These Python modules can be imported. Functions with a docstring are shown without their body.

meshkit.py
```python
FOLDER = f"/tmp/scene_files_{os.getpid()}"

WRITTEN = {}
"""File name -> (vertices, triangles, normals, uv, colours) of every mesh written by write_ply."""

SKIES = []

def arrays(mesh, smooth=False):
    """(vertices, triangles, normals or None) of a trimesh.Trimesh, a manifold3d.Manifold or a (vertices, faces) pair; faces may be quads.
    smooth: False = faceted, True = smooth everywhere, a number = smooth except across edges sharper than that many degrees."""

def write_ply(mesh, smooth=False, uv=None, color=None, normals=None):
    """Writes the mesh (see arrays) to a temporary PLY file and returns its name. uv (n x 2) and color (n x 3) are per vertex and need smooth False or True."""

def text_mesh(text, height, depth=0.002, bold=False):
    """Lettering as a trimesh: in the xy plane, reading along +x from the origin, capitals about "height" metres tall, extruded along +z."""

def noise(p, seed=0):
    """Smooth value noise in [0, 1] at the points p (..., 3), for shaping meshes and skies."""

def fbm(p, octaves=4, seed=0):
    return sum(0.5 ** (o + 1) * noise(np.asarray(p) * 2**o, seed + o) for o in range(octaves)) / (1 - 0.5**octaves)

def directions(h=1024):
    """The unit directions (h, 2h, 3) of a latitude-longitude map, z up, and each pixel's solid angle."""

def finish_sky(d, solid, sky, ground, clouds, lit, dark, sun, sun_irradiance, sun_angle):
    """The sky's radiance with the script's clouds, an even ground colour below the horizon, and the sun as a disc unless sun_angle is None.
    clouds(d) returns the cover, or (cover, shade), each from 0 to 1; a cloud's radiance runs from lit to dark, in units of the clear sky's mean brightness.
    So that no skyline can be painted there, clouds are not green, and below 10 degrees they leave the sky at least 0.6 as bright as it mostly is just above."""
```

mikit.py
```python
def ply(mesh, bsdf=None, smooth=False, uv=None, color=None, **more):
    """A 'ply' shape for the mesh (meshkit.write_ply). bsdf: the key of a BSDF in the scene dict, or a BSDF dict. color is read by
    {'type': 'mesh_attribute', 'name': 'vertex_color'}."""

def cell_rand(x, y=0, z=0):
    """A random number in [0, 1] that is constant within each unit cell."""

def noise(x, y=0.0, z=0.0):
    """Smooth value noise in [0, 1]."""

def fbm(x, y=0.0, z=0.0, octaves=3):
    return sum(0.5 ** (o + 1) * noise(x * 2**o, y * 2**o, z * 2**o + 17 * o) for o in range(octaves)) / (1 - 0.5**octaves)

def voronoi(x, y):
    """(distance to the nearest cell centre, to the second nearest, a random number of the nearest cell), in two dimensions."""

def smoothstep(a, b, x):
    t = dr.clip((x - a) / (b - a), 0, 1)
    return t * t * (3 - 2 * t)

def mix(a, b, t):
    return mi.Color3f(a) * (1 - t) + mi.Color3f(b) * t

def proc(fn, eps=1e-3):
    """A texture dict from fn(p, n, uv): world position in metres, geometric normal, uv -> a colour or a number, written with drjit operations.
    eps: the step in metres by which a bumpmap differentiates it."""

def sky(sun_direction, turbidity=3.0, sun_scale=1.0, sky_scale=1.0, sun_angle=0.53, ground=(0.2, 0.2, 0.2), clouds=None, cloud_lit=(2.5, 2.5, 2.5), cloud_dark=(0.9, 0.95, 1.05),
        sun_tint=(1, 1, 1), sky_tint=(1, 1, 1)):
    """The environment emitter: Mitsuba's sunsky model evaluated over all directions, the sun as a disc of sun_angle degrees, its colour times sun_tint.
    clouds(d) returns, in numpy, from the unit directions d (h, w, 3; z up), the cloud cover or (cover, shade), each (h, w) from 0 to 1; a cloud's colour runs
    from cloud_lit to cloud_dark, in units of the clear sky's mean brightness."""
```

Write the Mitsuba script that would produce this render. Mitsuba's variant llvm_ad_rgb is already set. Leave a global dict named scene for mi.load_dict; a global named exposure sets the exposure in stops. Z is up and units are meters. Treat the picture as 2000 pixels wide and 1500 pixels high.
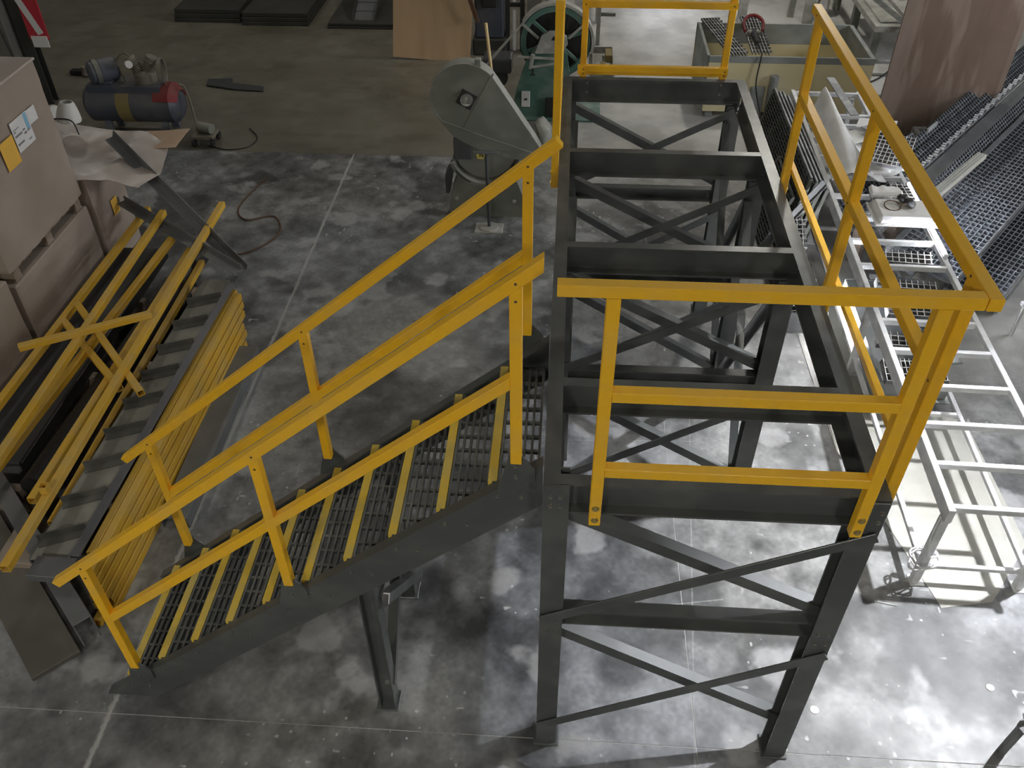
import math, random
import numpy as np
import trimesh
import manifold3d as m3
import drjit as dr
import mitsuba as mi
import mikit
import meshkit

random.seed(7)
RNG = np.random.default_rng(7)
T = mi.ScalarTransform4f
scene = {'type': 'scene'}
labels = {}

# ------------------------------------------------------------------ camera, light, exposure
exposure = 2.75
CAM = np.array([0.0389, -2.5355, 5.0869])
YAW, PITCH, ROLL, FOCAL = math.radians(-3.867), math.radians(41.198), math.radians(-0.3495), 1694.08
_f = np.array([math.sin(YAW) * math.cos(PITCH), math.cos(YAW) * math.cos(PITCH), -math.sin(PITCH)])
_r = np.array([math.cos(YAW), -math.sin(YAW), 0])
_u = np.cross(_r, _f)
_u2 = -math.sin(ROLL) * _r + math.cos(ROLL) * _u
scene['camera'] = {'type': 'perspective', 'fov': math.degrees(2 * math.atan(1000 / FOCAL)), 'fov_axis': 'x',
                   'near_clip': 0.05, 'far_clip': 200.0,
                   'to_world': T().look_at(origin=CAM.tolist(), target=(CAM + _f).tolist(), up=_u2.tolist())}

HIGH_BAY = (9.2, 8.9, 8.0)           # radiance of the ceiling lamps
DAYLIGHT = (2.6, 2.7, 2.85)          # frosted window panes
TUBE_LAMP = (100.0, 101.0, 105.0)    # tube lamps
HOODED = (2300.0, 2330.0, 2420.0)    # narrow beam lamp hanging high on the right


# ------------------------------------------------------------------ helpers
USED = set()


def numbered(name):
    k, i = name, 0
    while k in USED:
        i += 1
        k = '%s_%03d' % (name, i)
    USED.add(k)
    return k


def thing(name, label, cat, group=None):
    k = numbered(name)
    labels[k] = {'label': label, 'category': cat}
    if group:
        labels[k]['group'] = group
    return k


def struct(name, mesh, mat, smooth=False, label=None, **more):
    k = numbered(name)
    scene[k] = mikit.ply(mesh, mat, smooth, **more)
    labels[k] = {'kind': 'structure'}
    if label:
        labels[k]['label'] = label
    return k


def part(parent, name, mesh, mat, label=None, kind=None, smooth=False, **more):
    k = numbered(parent + '__' + name)
    scene[k] = mesh if isinstance(mesh, dict) else mikit.ply(mesh, mat, smooth, **more)
    d = {}
    if label:
        d['label'] = label
    if kind:
        d['kind'] = kind
    if d:
        labels[k] = d
    return k


def single(name, mesh, mat, label, cat, group=None, smooth=False, kind=None, **more):
    k = thing(name, label, cat, group)
    scene[k] = mikit.ply(mesh, mat, smooth, **more)
    if kind:
        labels[k]['kind'] = kind
    return k


def V(*a):
    return np.array(a, float)


def unit(v):
    v = np.asarray(v, float)
    return v / np.linalg.norm(v)


def cat(ms):
    vs, fs, n = [], [], 0
    for m in ms:
        v, f = np.asarray(m.vertices), np.asarray(m.faces)
        vs.append(v)
        fs.append(f + n)
        n += len(v)
    return trimesh.Trimesh(np.vstack(vs), np.vstack(fs), process=False)


def tri(man):
    m = man.to_mesh()
    return trimesh.Trimesh(np.array(m.vert_properties)[:, :3].astype(float), np.array(m.tri_verts), process=False)


def place(mesh, origin, X=(1, 0, 0), Y=(0, 1, 0), Z=None):
    X, Y = np.asarray(X, float), np.asarray(Y, float)
    Z = np.cross(X, Y) if Z is None else np.asarray(Z, float)
    v = np.asarray(mesh.vertices)
    w = np.asarray(origin, float) + v[:, :1] * X + v[:, 1:2] * Y + v[:, 2:3] * Z
    f = np.asarray(mesh.faces)
    if np.dot(np.cross(X, Y), Z) < 0:
        f = f[:, ::-1]
    return trimesh.Trimesh(w, f, process=False)


def rotz(mesh, deg, origin=(0, 0, 0)):
    a = math.radians(deg)
    return place(mesh, origin, (math.cos(a), math.sin(a), 0), (-math.sin(a), math.cos(a), 0))


_QF = np.array([[0, 3, 2, 1], [4, 5, 6, 7], [0, 1, 5, 4], [1, 2, 6, 5], [2, 3, 7, 6], [3, 0, 4, 7]])


def rawbox(x0, x1, y0, y1, z0, z1):
    v = np.array([[x0, y0, z0], [x1, y0, z0], [x1, y1, z0], [x0, y1, z0], [x0, y0, z1], [x1, y0, z1], [x1, y1, z1], [x0, y1, z1]], float)
    return trimesh.Trimesh(v, np.vstack([_QF[:, [0, 1, 2]], _QF[:, [0, 2, 3]]]), process=False)


def hexa(b, t):
    """A solid from four bottom and four top corners, both anticlockwise from above."""
    return trimesh.Trimesh(np.array(list(b) + list(t), float), np.vstack([_QF[:, [0, 1, 2]], _QF[:, [0, 2, 3]]]), process=False)


def hull(points):
    return tri(m3.Manifold.hull_points(np.asarray(points, float)))


def cbox(x0, x1, y0, y1, z0, z1, c=0.004):
    c = min(c, (x1 - x0) * .45, (y1 - y0) * .45, (z1 - z0) * .45)
    P = []
    for sx in (0, 1):
        for sy in (0, 1):
            for sz in (0, 1):
                x, y, z = (x1, x0)[1 - sx], (y1, y0)[1 - sy], (z1, z0)[1 - sz]
                dx, dy, dz = c * (1 - 2 * sx), c * (1 - 2 * sy), c * (1 - 2 * sz)
                P += [(x + dx, y + dy, z), (x + dx, y, z + dz), (x, y + dy, z + dz)]
    return hull(P)


def prism(poly, h, holes=()):
    """A polygon in xy, extruded from z = 0 to h."""
    cs = m3.CrossSection([np.asarray(poly, float)] + [np.asarray(q, float)[::-1] for q in holes], m3.FillRule.EvenOdd)
    return tri(m3.Manifold.extrude(cs, h))


def bar(poly, p0, p1, up=(0, 0, 1), cut0=None, cut1=None):
    """A profile swept straight from p0 to p1; the profile's first axis points sideways (direction x up), its second along up."""
    p0, p1 = np.asarray(p0, float), np.asarray(p1, float)
    d = unit(p1 - p0)
    s = unit(np.cross(d, up))
    u = np.cross(s, d)
    holes = []
    if isinstance(poly, tuple):
        poly, holes = poly[0], poly[1]
    m = prism(poly, np.linalg.norm(p1 - p0), holes)
    m = place(m, p0, s, u, d)
    for p, cut in ((p0, cut0), (p1, cut1)):
        if cut is not None:                     # slide the end vertices along the bar until they lie in the plane through p with normal cut
            n = unit(cut)
            v = np.asarray(m.vertices).copy()
            t = (v - p) @ d
            sel = np.abs(t) < 1e-6
            v[sel] -= np.outer(((v[sel] - p) @ n) / (d @ n), d)
            m = trimesh.Trimesh(v, m.faces, process=False)
    return m


def sq(w, h=None, c=0.003):
    h = w if h is None else h
    a, b = w / 2, h / 2
    return [(-a + c, -b), (a - c, -b), (a, -b + c), (a, b - c), (a - c, b), (-a + c, b), (-a, b - c), (-a, -b + c)]


def hollow(w, h=None, t=0.005):
    h = w if h is None else h
    a, b = w / 2 - t, h / 2 - t
    return (sq(w, h), [[(-a, -b), (a, -b), (a, b), (-a, b)]])


def iprof(w, h, t=0.01):
    a, b, k = w / 2, h / 2, t / 2
    return [(-a, -b), (a, -b), (a, -b + t), (k, -b + t), (k, b - t), (a, b - t), (a, b), (-a, b), (-a, b - t), (-k, b - t), (-k, -b + t), (-a, -b + t)]


def cprof(w, h, t=0.01, flip=1):
    """A channel: web at the first axis' 0, flanges reaching to flip * w, height h centred."""
    b = h / 2
    p = [(0, -b), (w, -b), (w, -b + t), (t, -b + t), (t, b - t), (w, b - t), (w, b), (0, b)]
    return p if flip > 0 else [(-x, y) for x, y in p][::-1]


def lprof(w, h, t=0.008, sx=1, sy=1):
    p = [(0, 0), (w, 0), (w, t), (t, t), (t, h), (0, h)]
    p = [(x * sx, y * sy) for x, y in p]
    return p if sx * sy > 0 else p[::-1]


def cyl(p0, p1, r0, r1=None, n=20):
    p0, p1 = np.asarray(p0, float), np.asarray(p1, float)
    r1 = r0 if r1 is None else r1
    d = unit(p1 - p0)
    a = unit(np.cross(d, (0, 0, 1) if abs(d[2]) < .9 else (1, 0, 0)))
    b = np.cross(d, a)
    t = np.arange(n) * 2 * math.pi / n
    ring = np.cos(t)[:, None] * a + np.sin(t)[:, None] * b
    v = np.vstack([p0 + r0 * ring, p1 + r1 * ring, [p0], [p1]])
    i = np.arange(n)
    j = (i + 1) % n
    f = np.vstack([np.c_[i, j, n + j], np.c_[i, n + j, n + i], np.c_[j, i, np.full(n, 2 * n)], np.c_[n + i, n + j, np.full(n, 2 * n + 1)]])
    return trimesh.Trimesh(v, f, process=False)


def lathe(prof, p0, axis, n=28):
    """prof: (radius, distance along axis) pairs; closed where the radius is 0."""
    d = unit(axis)
    a = unit(np.cross(d, (0, 0, 1) if abs(d[2]) < .9 else (1, 0, 0)))
    b = np.cross(d, a)
    t = np.arange(n) * 2 * math.pi / n
    ring = np.cos(t)[:, None] * a + np.sin(t)[:, None] * b
    v = np.vstack([np.asarray(p0, float) + r * ring + h * d for r, h in prof])
    f = []
    i = np.arange(n)
    j = (i + 1) % n
    for k in range(len(prof) - 1):
        f += [np.c_[k * n + i, k * n + j, (k + 1) * n + j], np.c_[k * n + i, (k + 1) * n + j, (k + 1) * n + i]]
    return trimesh.Trimesh(v, np.vstack(f), process=False)


def wire(pts, r, n=6, sub=6):
    """A smooth round cable through the points."""
    p = np.asarray(pts, float)
    if sub > 1 and len(p) > 2:
        q = np.vstack([2 * p[0] - p[1], p, 2 * p[-1] - p[-2]])
        out = []
        for k in range(1, len(q) - 2):
            for t in np.arange(sub) / sub:
                out.append(.5 * (2 * q[k] + (q[k + 1] - q[k - 1]) * t + (2 * q[k - 1] - 5 * q[k] + 4 * q[k + 1] - q[k + 2]) * t * t
                                 + (3 * q[k] - q[k - 1] - 3 * q[k + 1] + q[k + 2]) * t ** 3))
        p = np.array(out + [p[-1]])
    d = np.gradient(p, axis=0)
    d /= np.linalg.norm(d, axis=1, keepdims=True) + 1e-12
    a = np.zeros_like(p)
    ref = unit(np.cross(d[0], (.3, .2, .9)))
    for k in range(len(p)):
        ref = unit(ref - d[k] * (ref @ d[k]))
        a[k] = ref
    b = np.cross(d, a)
    t = np.arange(n) * 2 * math.pi / n
    rr = np.broadcast_to(r, (len(p),))
    v = (p[:, None] + rr[:, None, None] * (np.cos(t)[None, :, None] * a[:, None] + np.sin(t)[None, :, None] * b[:, None])).reshape(-1, 3)
    i, j = np.meshgrid(np.arange(len(p) - 1), np.arange(n), indexing='ij')
    j2 = (j + 1) % n
    f = np.stack([i * n + j, i * n + j2, (i + 1) * n + j2, (i + 1) * n + j], -1).reshape(-1, 4)
    caps = [[0, k + 1, k] for k in range(1, n - 1)] + [[(len(p) - 1) * n, (len(p) - 1) * n + k, (len(p) - 1) * n + k + 1] for k in range(1, n - 1)]
    return trimesh.Trimesh(v, np.vstack([f[:, [0, 1, 2]], f[:, [0, 2, 3]], caps]), process=False)


def grate(lx, ly, px, py, bx=0.006, by=0.006, depth=0.03, tip=0.0):
    """Open mesh panel in xy from the origin: bars along y every px, bars along x every py; tip: how far cut bar ends stick out."""
    ms = []
    for x in np.arange(0, lx + 1e-6, px):
        ms.append(rawbox(x - bx / 2, x + bx / 2, -tip, ly + tip, 0, depth))
    for y in np.arange(0, ly + 1e-6, py):
        ms.append(rawbox(-tip, lx + tip, y - by / 2, y + by / 2, 0.001, depth - 0.001))
    return cat(ms)


def bolt(p, axis, r=0.012, h=0.009):
    """A hexagonal bolt head on its washer."""
    d = unit(axis)
    return cat([cyl(np.asarray(p) - d * .001, np.asarray(p) + d * .002, r * 1.35, n=12), cyl(np.asarray(p) + d * .001, np.asarray(p) + d * h, r, r * .92, n=6)])


# ------------------------------------------------------------------ materials
def mat(name, col, rough=0.5, spec=0.5, metal=0.0, **k):
    c = col if isinstance(col, dict) else {'type': 'rgb', 'value': list(col)}
    scene[name] = {'type': 'twosided', 'bsdf': {'type': 'principled', 'base_color': c, 'roughness': rough, 'metallic': metal, 'specular': spec, **k}}
    labels.pop(name, None)


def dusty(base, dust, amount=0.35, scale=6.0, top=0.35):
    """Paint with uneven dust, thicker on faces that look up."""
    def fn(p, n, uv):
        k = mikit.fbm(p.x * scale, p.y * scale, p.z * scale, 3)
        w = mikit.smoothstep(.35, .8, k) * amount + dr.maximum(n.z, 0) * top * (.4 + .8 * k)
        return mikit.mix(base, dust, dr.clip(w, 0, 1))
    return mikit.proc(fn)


mat('grey_paint', dusty((.060, .066, .066), (.16, .16, .15), .25, 5, .18), .30, .5)
mat('yellow_paint', dusty((.80, .44, .012), (.62, .42, .12), .25, 7, .18), .36, .5)
mat('yellow_dull', dusty((.58, .34, .03), (.46, .33, .13), .45, 6, .25), .5, .4)
mat('nosing_yellow', dusty((.62, .41, .03), (.42, .36, .14), .5, 8, .25), .6, .3)
mat('bolt_steel', (.32, .31, .28), .35, .5, .9)
mat('bolt_yellow', (.45, .36, .14), .35, .5, .7)
mat('table_paint', dusty((.55, .56, .57), (.80, .80, .80), .5, 9, .35), .5, .4)
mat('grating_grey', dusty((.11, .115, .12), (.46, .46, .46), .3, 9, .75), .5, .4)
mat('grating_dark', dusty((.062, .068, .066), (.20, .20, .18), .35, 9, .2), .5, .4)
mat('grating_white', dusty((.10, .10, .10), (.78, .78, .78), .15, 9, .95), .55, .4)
mat('lamp_plastic', (.75, .76, .77), .4, .5)
mat('black_plastic', (.018, .018, .019), .45, .5)
mat('dark_grey', (.05, .052, .055), .5, .4)
mat('rust', dusty((.11, .055, .03), (.16, .12, .09), .5, 8, .2), .8, .2)


def floor_fn(p, n, uv):
    x, y = p.x, p.y
    a = mikit.fbm(x * .8 + 3, y * .8, 1.7, 4)
    b = mikit.fbm(x * 2.6, y * 2.6 + 9, 4.2, 5)
    c = mikit.fbm(x * 9, y * 9, 7.7, 4)
    g = mikit.fbm(x * 40, y * 40, 2.2, 2)
    v = .085 + .17 * mikit.smoothstep(.34, .68, .40 * a + .42 * b + .18 * c)
    v = v * (.60 + .80 * c) * (.82 + .36 * g)
    v = v * (1 - .55 * mikit.smoothstep(.52, .66, mikit.fbm(x * 1.9 + 31, y * 1.9, 2.9, 5)))
    pale = mikit.smoothstep(.60, .72, mikit.fbm(x * 3.3 + 20, y * 3.3, 9.1, 5)) * .6
    speck = mikit.smoothstep(.80, .86, mikit.noise(x * 28, y * 28, 3.3)) * mikit.smoothstep(.55, .7, mikit.fbm(x * 3, y * 3, 12.2, 2))
    col = mikit.mix((.95, .985, 1.05), (1.0, 1.0, .97), mikit.smoothstep(.3, .7, mikit.fbm(x * .6 + 8, y * .6, 5.5, 2))) * v
    col = mikit.mix(col, (.36, .36, .36), pale * (.5 + c))
    col = mikit.mix(col, (.55, .55, .54), speck * .6)
    # saw cuts and the crumbled edge of the long joint
    j = mikit.smoothstep(.030, .012, dr.abs(x + 2.655 + .02 * (c - .5)) + .030 * (g - .3)) * (y < 7.5)
    k5 = mikit.smoothstep(.007, .003, dr.abs(y - 2.585 - .045 * (x - .15))) * (x > .12) * (x < 1.2)
    k6 = mikit.smoothstep(.007, .003, dr.abs(y - 4.63)) * (x > 1.0) * (x < 1.4)
    k7 = mikit.smoothstep(.007, .003, dr.abs(y - 1.02 - .18 * (x - .88))) * (x > .86) * (x < 1.25)
    k8 = mikit.smoothstep(.007, .003, dr.abs(x - .945 - .079 * (y + .1))) * (y > -1.5) * (y < 3.45)
    col = mikit.mix(col, (.34, .34, .33), dr.clip(.8 * j + .5 * (k5 + k6 + k7 + k8) * (.3 + g), 0, 1))
    # the slab behind the workshop joint is brown and worn smooth, and cutting dust lies thick round the saw benches
    back = mikit.smoothstep(7.57, 7.63, y + .02 * b)
    brown = mikit.mix((.118, .106, .080), (.165, .150, .115), b) * (.85 + .3 * a)
    stain = mikit.smoothstep(.50, .62, mikit.fbm(x * 1.6 + 2, y * 3.2, 3.4, 4)) * .15
    col = mikit.mix(col, brown * (1 - stain), back * .9)
    dust = mikit.smoothstep(-.9, .6, x + .8 * (b - .5)) * mikit.smoothstep(5.6, 8.4, y + 1.2 * (a - .5))
    dust = dr.maximum(dust, mikit.smoothstep(1.8, 2.8, x + .5 * (b - .5)) * mikit.smoothstep(2.6, 4.2, y + .6 * (a - .5)) * .8)
    scuff = .82 + .3 * mikit.smoothstep(.3, .65, b) * (.7 + .6 * c)
    col = mikit.mix(col, mi.Color3f(.41, .405, .385) * scuff, dust * .88)
    return col


def floor_rough(p, n, uv):
    b = mikit.fbm(p.x * 2.2, p.y * 2.2, 6.1, 3)
    dust = mikit.smoothstep(-.9, .6, p.x) * mikit.smoothstep(5.6, 8.4, p.y)
    return dr.clip(.24 + .34 * b + .25 * dust, .1, .9)


scene['concrete'] = {'type': 'principled', 'base_color': mikit.proc(floor_fn), 'roughness': mikit.proc(floor_rough), 'specular': .55}
mat('joint_dirt', (.36, .36, .35), .9, .2)
mat('wall_paint', dusty((.30, .29, .26), (.24, .22, .18), .4, .7, 0), .8, .2)
mat('ceiling_paint', (.10, .10, .10), .9, .2)

# ------------------------------------------------------------------ the hall
ZF = 0.0
X0, X1, Y0, Y1, ZC = -12.5, 9.6, -12.0, 19.0, 8.2
struct('floor', rawbox(X0, X1, Y0, Y1, -.25, -.003), 'joint_dirt', label='worn grey concrete workshop floor with pale saw-cut joints')
XS = [X0, -2.655, .965, X1]
YS = [Y0, .012, 7.6, Y1]
part('floor', 'slab', rawbox(X0 + .0035, X1 - .0035, 7.6035, Y1 - .0035, -.03, 0), 'concrete')
for i in range(3):
    for j in range(2):
        g, h = .0035, .0035 + .005 * (j < 2)
        part('floor', 'slab', rawbox(XS[i] + (h if i == 1 else g), XS[i + 1] - (h if i == 0 else g), YS[j] + g, YS[j + 1] - g, -.03, 0), 'concrete')
struct('wall_back', rawbox(X0, X1, Y1, Y1 + .2, 0, ZC), 'wall_paint')
struct('wall_left', rawbox(X0 - .2, X0, Y0, Y1, 0, ZC), 'wall_paint')
WY0, WY1, WZ0, WZ1 = 3.6, 7.2, 2.9, 5.2              # the daylit window in the right wall
struct('wall_right', cat([rawbox(X1, X1 + .2, Y0, WY0, 0, ZC), rawbox(X1, X1 + .2, WY1, Y1, 0, ZC), rawbox(X1, X1 + .2, WY0, WY1, 0, WZ0), rawbox(X1, X1 + .2, WY0, WY1, WZ1, ZC)]), 'wall_paint')
wn = struct('window_1', cat([rawbox(X1 + .04, X1 + .1, WY0 + (WY1 - WY0) * k / 4 - .04, WY0 + (WY1 - WY0) * k / 4 + .04, WZ0, WZ1) for k in range(5)]
                            + [rawbox(X1 + .04, X1 + .1, WY0, WY1, z - .04, z + .04) for z in (WZ0, (WZ0 + WZ1) / 2, WZ1)]), 'dark_grey', label='frosted daylit window with dark bars in the right wall')
for k in range(4):
    ya, yb = WY0 + (WY1 - WY0) * k / 4 + .04, WY0 + (WY1 - WY0) * (k + 1) / 4 - .04
    for za, zb in ((WZ0 + .04, (WZ0 + WZ1) / 2 - .04), ((WZ0 + WZ1) / 2 + .04, WZ1 - .04)):
        q = trimesh.Trimesh([[X1 + .07, ya, za], [X1 + .07, yb, za], [X1 + .07, yb, zb], [X1 + .07, ya, zb]], [[0, 2, 1], [0, 3, 2]], process=False)
        part(wn, 'pane', q, 'lamp_plastic', emitter={'type': 'area', 'radiance': {'type': 'rgb', 'value': list(DAYLIGHT)}})
struct('wall_front', rawbox(X0, X1, Y0 - .2, Y0, 0, ZC), 'wall_paint')
struct('ceiling', rawbox(X0, X1, Y0, Y1, ZC, ZC + .2), 'ceiling_paint')


def high_bay(x, y, z=7.2, r=.33, k=1.0, where=''):
    t = thing('high_bay_lamp', 'round high bay lamp ' + where + (', left row' if x < -5 else ', middle row' if x < 0 else ', right row'), 'lamp', 'high bay lamps under the ceiling')
    part(t, 'reflector', lathe([(.06, .34), (.12, .30), (.22, .17), (r + .02, 0), (r + .01, 0), (.21, .16), (.1, .28), (0, .29)], (x, y, z), (0, 0, 1), 32), 'lamp_plastic', smooth=40)
    part(t, 'housing', cyl((x, y, z + .3), (x, y, z + .55), .11, .09), 'dark_grey', smooth=40)
    part(t, 'chain', cyl((x, y, z + .55), (x, y, ZC), .008, n=8), 'dark_grey')
    e = lathe([(r - .03, .02), (.12, .02), (0.0, .02)], (x, y, z), (0, 0, 1), 32)
    e = trimesh.Trimesh(e.vertices, np.asarray(e.faces), process=False)
    nz = np.cross(e.vertices[e.faces[0, 1]] - e.vertices[e.faces[0, 0]], e.vertices[e.faces[0, 2]] - e.vertices[e.faces[0, 0]])[2]
    if nz > 0:
        e = trimesh.Trimesh(e.vertices, np.asarray(e.faces)[:, ::-1], process=False)
    part(t, 'diffuser', e, 'lamp_plastic', emitter={'type': 'area', 'radiance': {'type': 'rgb', 'value': [k * c for c in HIGH_BAY]}})


for hx in (-7.5, -2.0, 3.5):
    high_bay(hx, -7.5, k=5.0, where='behind the photographer')
    high_bay(hx, 2.0, k=.45, where='over the middle of the hall')
    high_bay(hx, 11.5, k=.8 if hx < 0 else 3.4, where='over the back of the hall')

# ------------------------------------------------------------------ the grey platform
H, W, L = 2.30, 1.476, 4.45
BEAM_Y = [0.0, .645, 1.90, 3.14, 4.43]
LEG_Y = [0.0, 1.90, 3.14, 4.43]
pf = thing('platform_frame', 'tall dark grey access platform frame on braced I-beam legs, still without a deck', 'platform')
BD, FW, TH = .19, .075, .011
for side in (0, 1):
    x = 0.0 if side == 0 else W
    # web on the outside, flanges reaching in
    part(pf, 'side_beam', bar(cprof(FW, BD, TH, 1 if side == 0 else -1), (x, -.002, H - BD / 2), (x, L, H - BD / 2)), 'grey_paint')
for k, y in enumerate(BEAM_Y):
    prof = cprof(.06, BD, TH, 1)                       # flanges towards the front
    part(pf, 'cross_beam', bar(prof, (.012, y + .062, H - BD / 2 - .001), (W - .012, y + .062, H - BD / 2 - .001)), 'grey_paint')
LW, LD = .116, .115
for y in LEG_Y:
    for x in (LW / 2, W - LW / 2):
        top = H - .002 if y == 0 else H - .20
        yy = y + LD / 2 - .012 if y == 0 else y + LD / 2
        part(pf, 'leg', bar(iprof(LW, LD, .01), (x, yy, 0.012), (x, yy, top), up=(0, 1, 0)), 'grey_paint')
        part(pf, 'foot_plate', cbox(x - .075, x + .075, yy - .075, yy + .075, 0, .013), 'grey_paint')


def angle(p0, p1, w=.06, face=(0, -1, 0), t=.008):
    """An angle bar between two points: one leg flat against the plane whose normal is face, the other at its upper edge, reaching to the back."""
    d = unit(np.asarray(p1, float) - np.asarray(p0, float))
    n = np.asarray(face, float)
    up = np.cross(n, d)
    if up[2] < 0:
        up = -up
    a, b = np.asarray(p0, float), np.asarray(p1, float)
    m = []
    for (s0, s1, u0, u1) in ((-t, 0, -w / 2, w / 2), (-w, 0, w / 2 - t, w / 2)):
        P = [q + n * s + up * u for q in (a, b) for s in (s0, s1) for u in (u0, u1)]
        m.append(hull(P))
    return cat(m)


def xbrace(y, zlo, zhi, front):
    yf = y - .028 if front else y - .006
    x0, x1 = .06, W - .06
    part(pf, 'brace', bar(sq(.010, .062, .002), (x0 - .05, yf, zlo - .045), (x1 + .05, yf, zhi + .045)), 'grey_paint')
    part(pf, 'brace', angle((x0 - .03, y + .075, zhi + .03), (x1 + .03, y + .075, zlo - .03), .065), 'grey_paint')


for y in LEG_Y:
    xbrace(y, 1.36, 2.03, y == 0)
    part(pf, 'strut', bar(cprof(.07, .12, .01, 1), (.05, y + .105, 1.255), (W - .05, y + .105, 1.255)), 'grey_paint')
    xbrace(y, .28, 1.08, y == 0)
for x, n in ((W + .004, (1, 0, 0)), (-.004, (-1, 0, 0))):
    for (ya, yb) in ((2.02, 3.13), (3.26, 4.42)):
        xa = W - .03 if x > 0 else .03
        part(pf, 'brace', angle((xa, ya, 1.95), (xa, yb, .35), .06, n), 'grey_paint')
        part(pf, 'brace', angle((xa - .05 * n[0], ya, .35), (xa - .05 * n[0], yb, 1.95), .06, n), 'grey_paint')
part(pf, 'splice_plate', cbox(W - .12, W - .002, -.024, -.012, H - .19, H - .01), 'grey_paint')
for x, z in ((.035, H - .07), (.075, H - .07), (.035, H - .13), (.075, H - .13), (W - .03, H - .07), (W - .03, H - .13), (.03, 1.29), (.08, 1.29), (.03, 1.20), (.08, 1.20),
             (W - .085, 1.29), (W - .035, 1.29), (W - .085, 1.21), (W - .035, 1.21)):
    part(pf, 'bolt', bolt((x, -.0125 if z < 2 or x < 1 else -.024, z), (0, -1, 0), .009), 'bolt_steel')
for y in BEAM_Y[1:]:
    for xx, s in ((TH, 1), (W - TH, -1)):
        for z in (H - .06, H - .13):
            part(pf, 'bolt', bolt((xx, y + .03, z), (s, 0, 0), .008), 'bolt_steel')
for x in (.20, 1.285):
    for z in (H - .045, H - .125):
        part(pf, 'bolt', bolt((x, 4.43 + .05, z), (0, -1, 0), .007), 'bolt_steel')

# ------------------------------------------------------------------ guardrails of the platform
S = .05
ZT, ZM, ZK = 3.36, 2.875, 2.37


def tube(p0, p1, s=S, up=(0, 0, 1)):
    return bar(sq(s), p0, p1, up)


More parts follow.
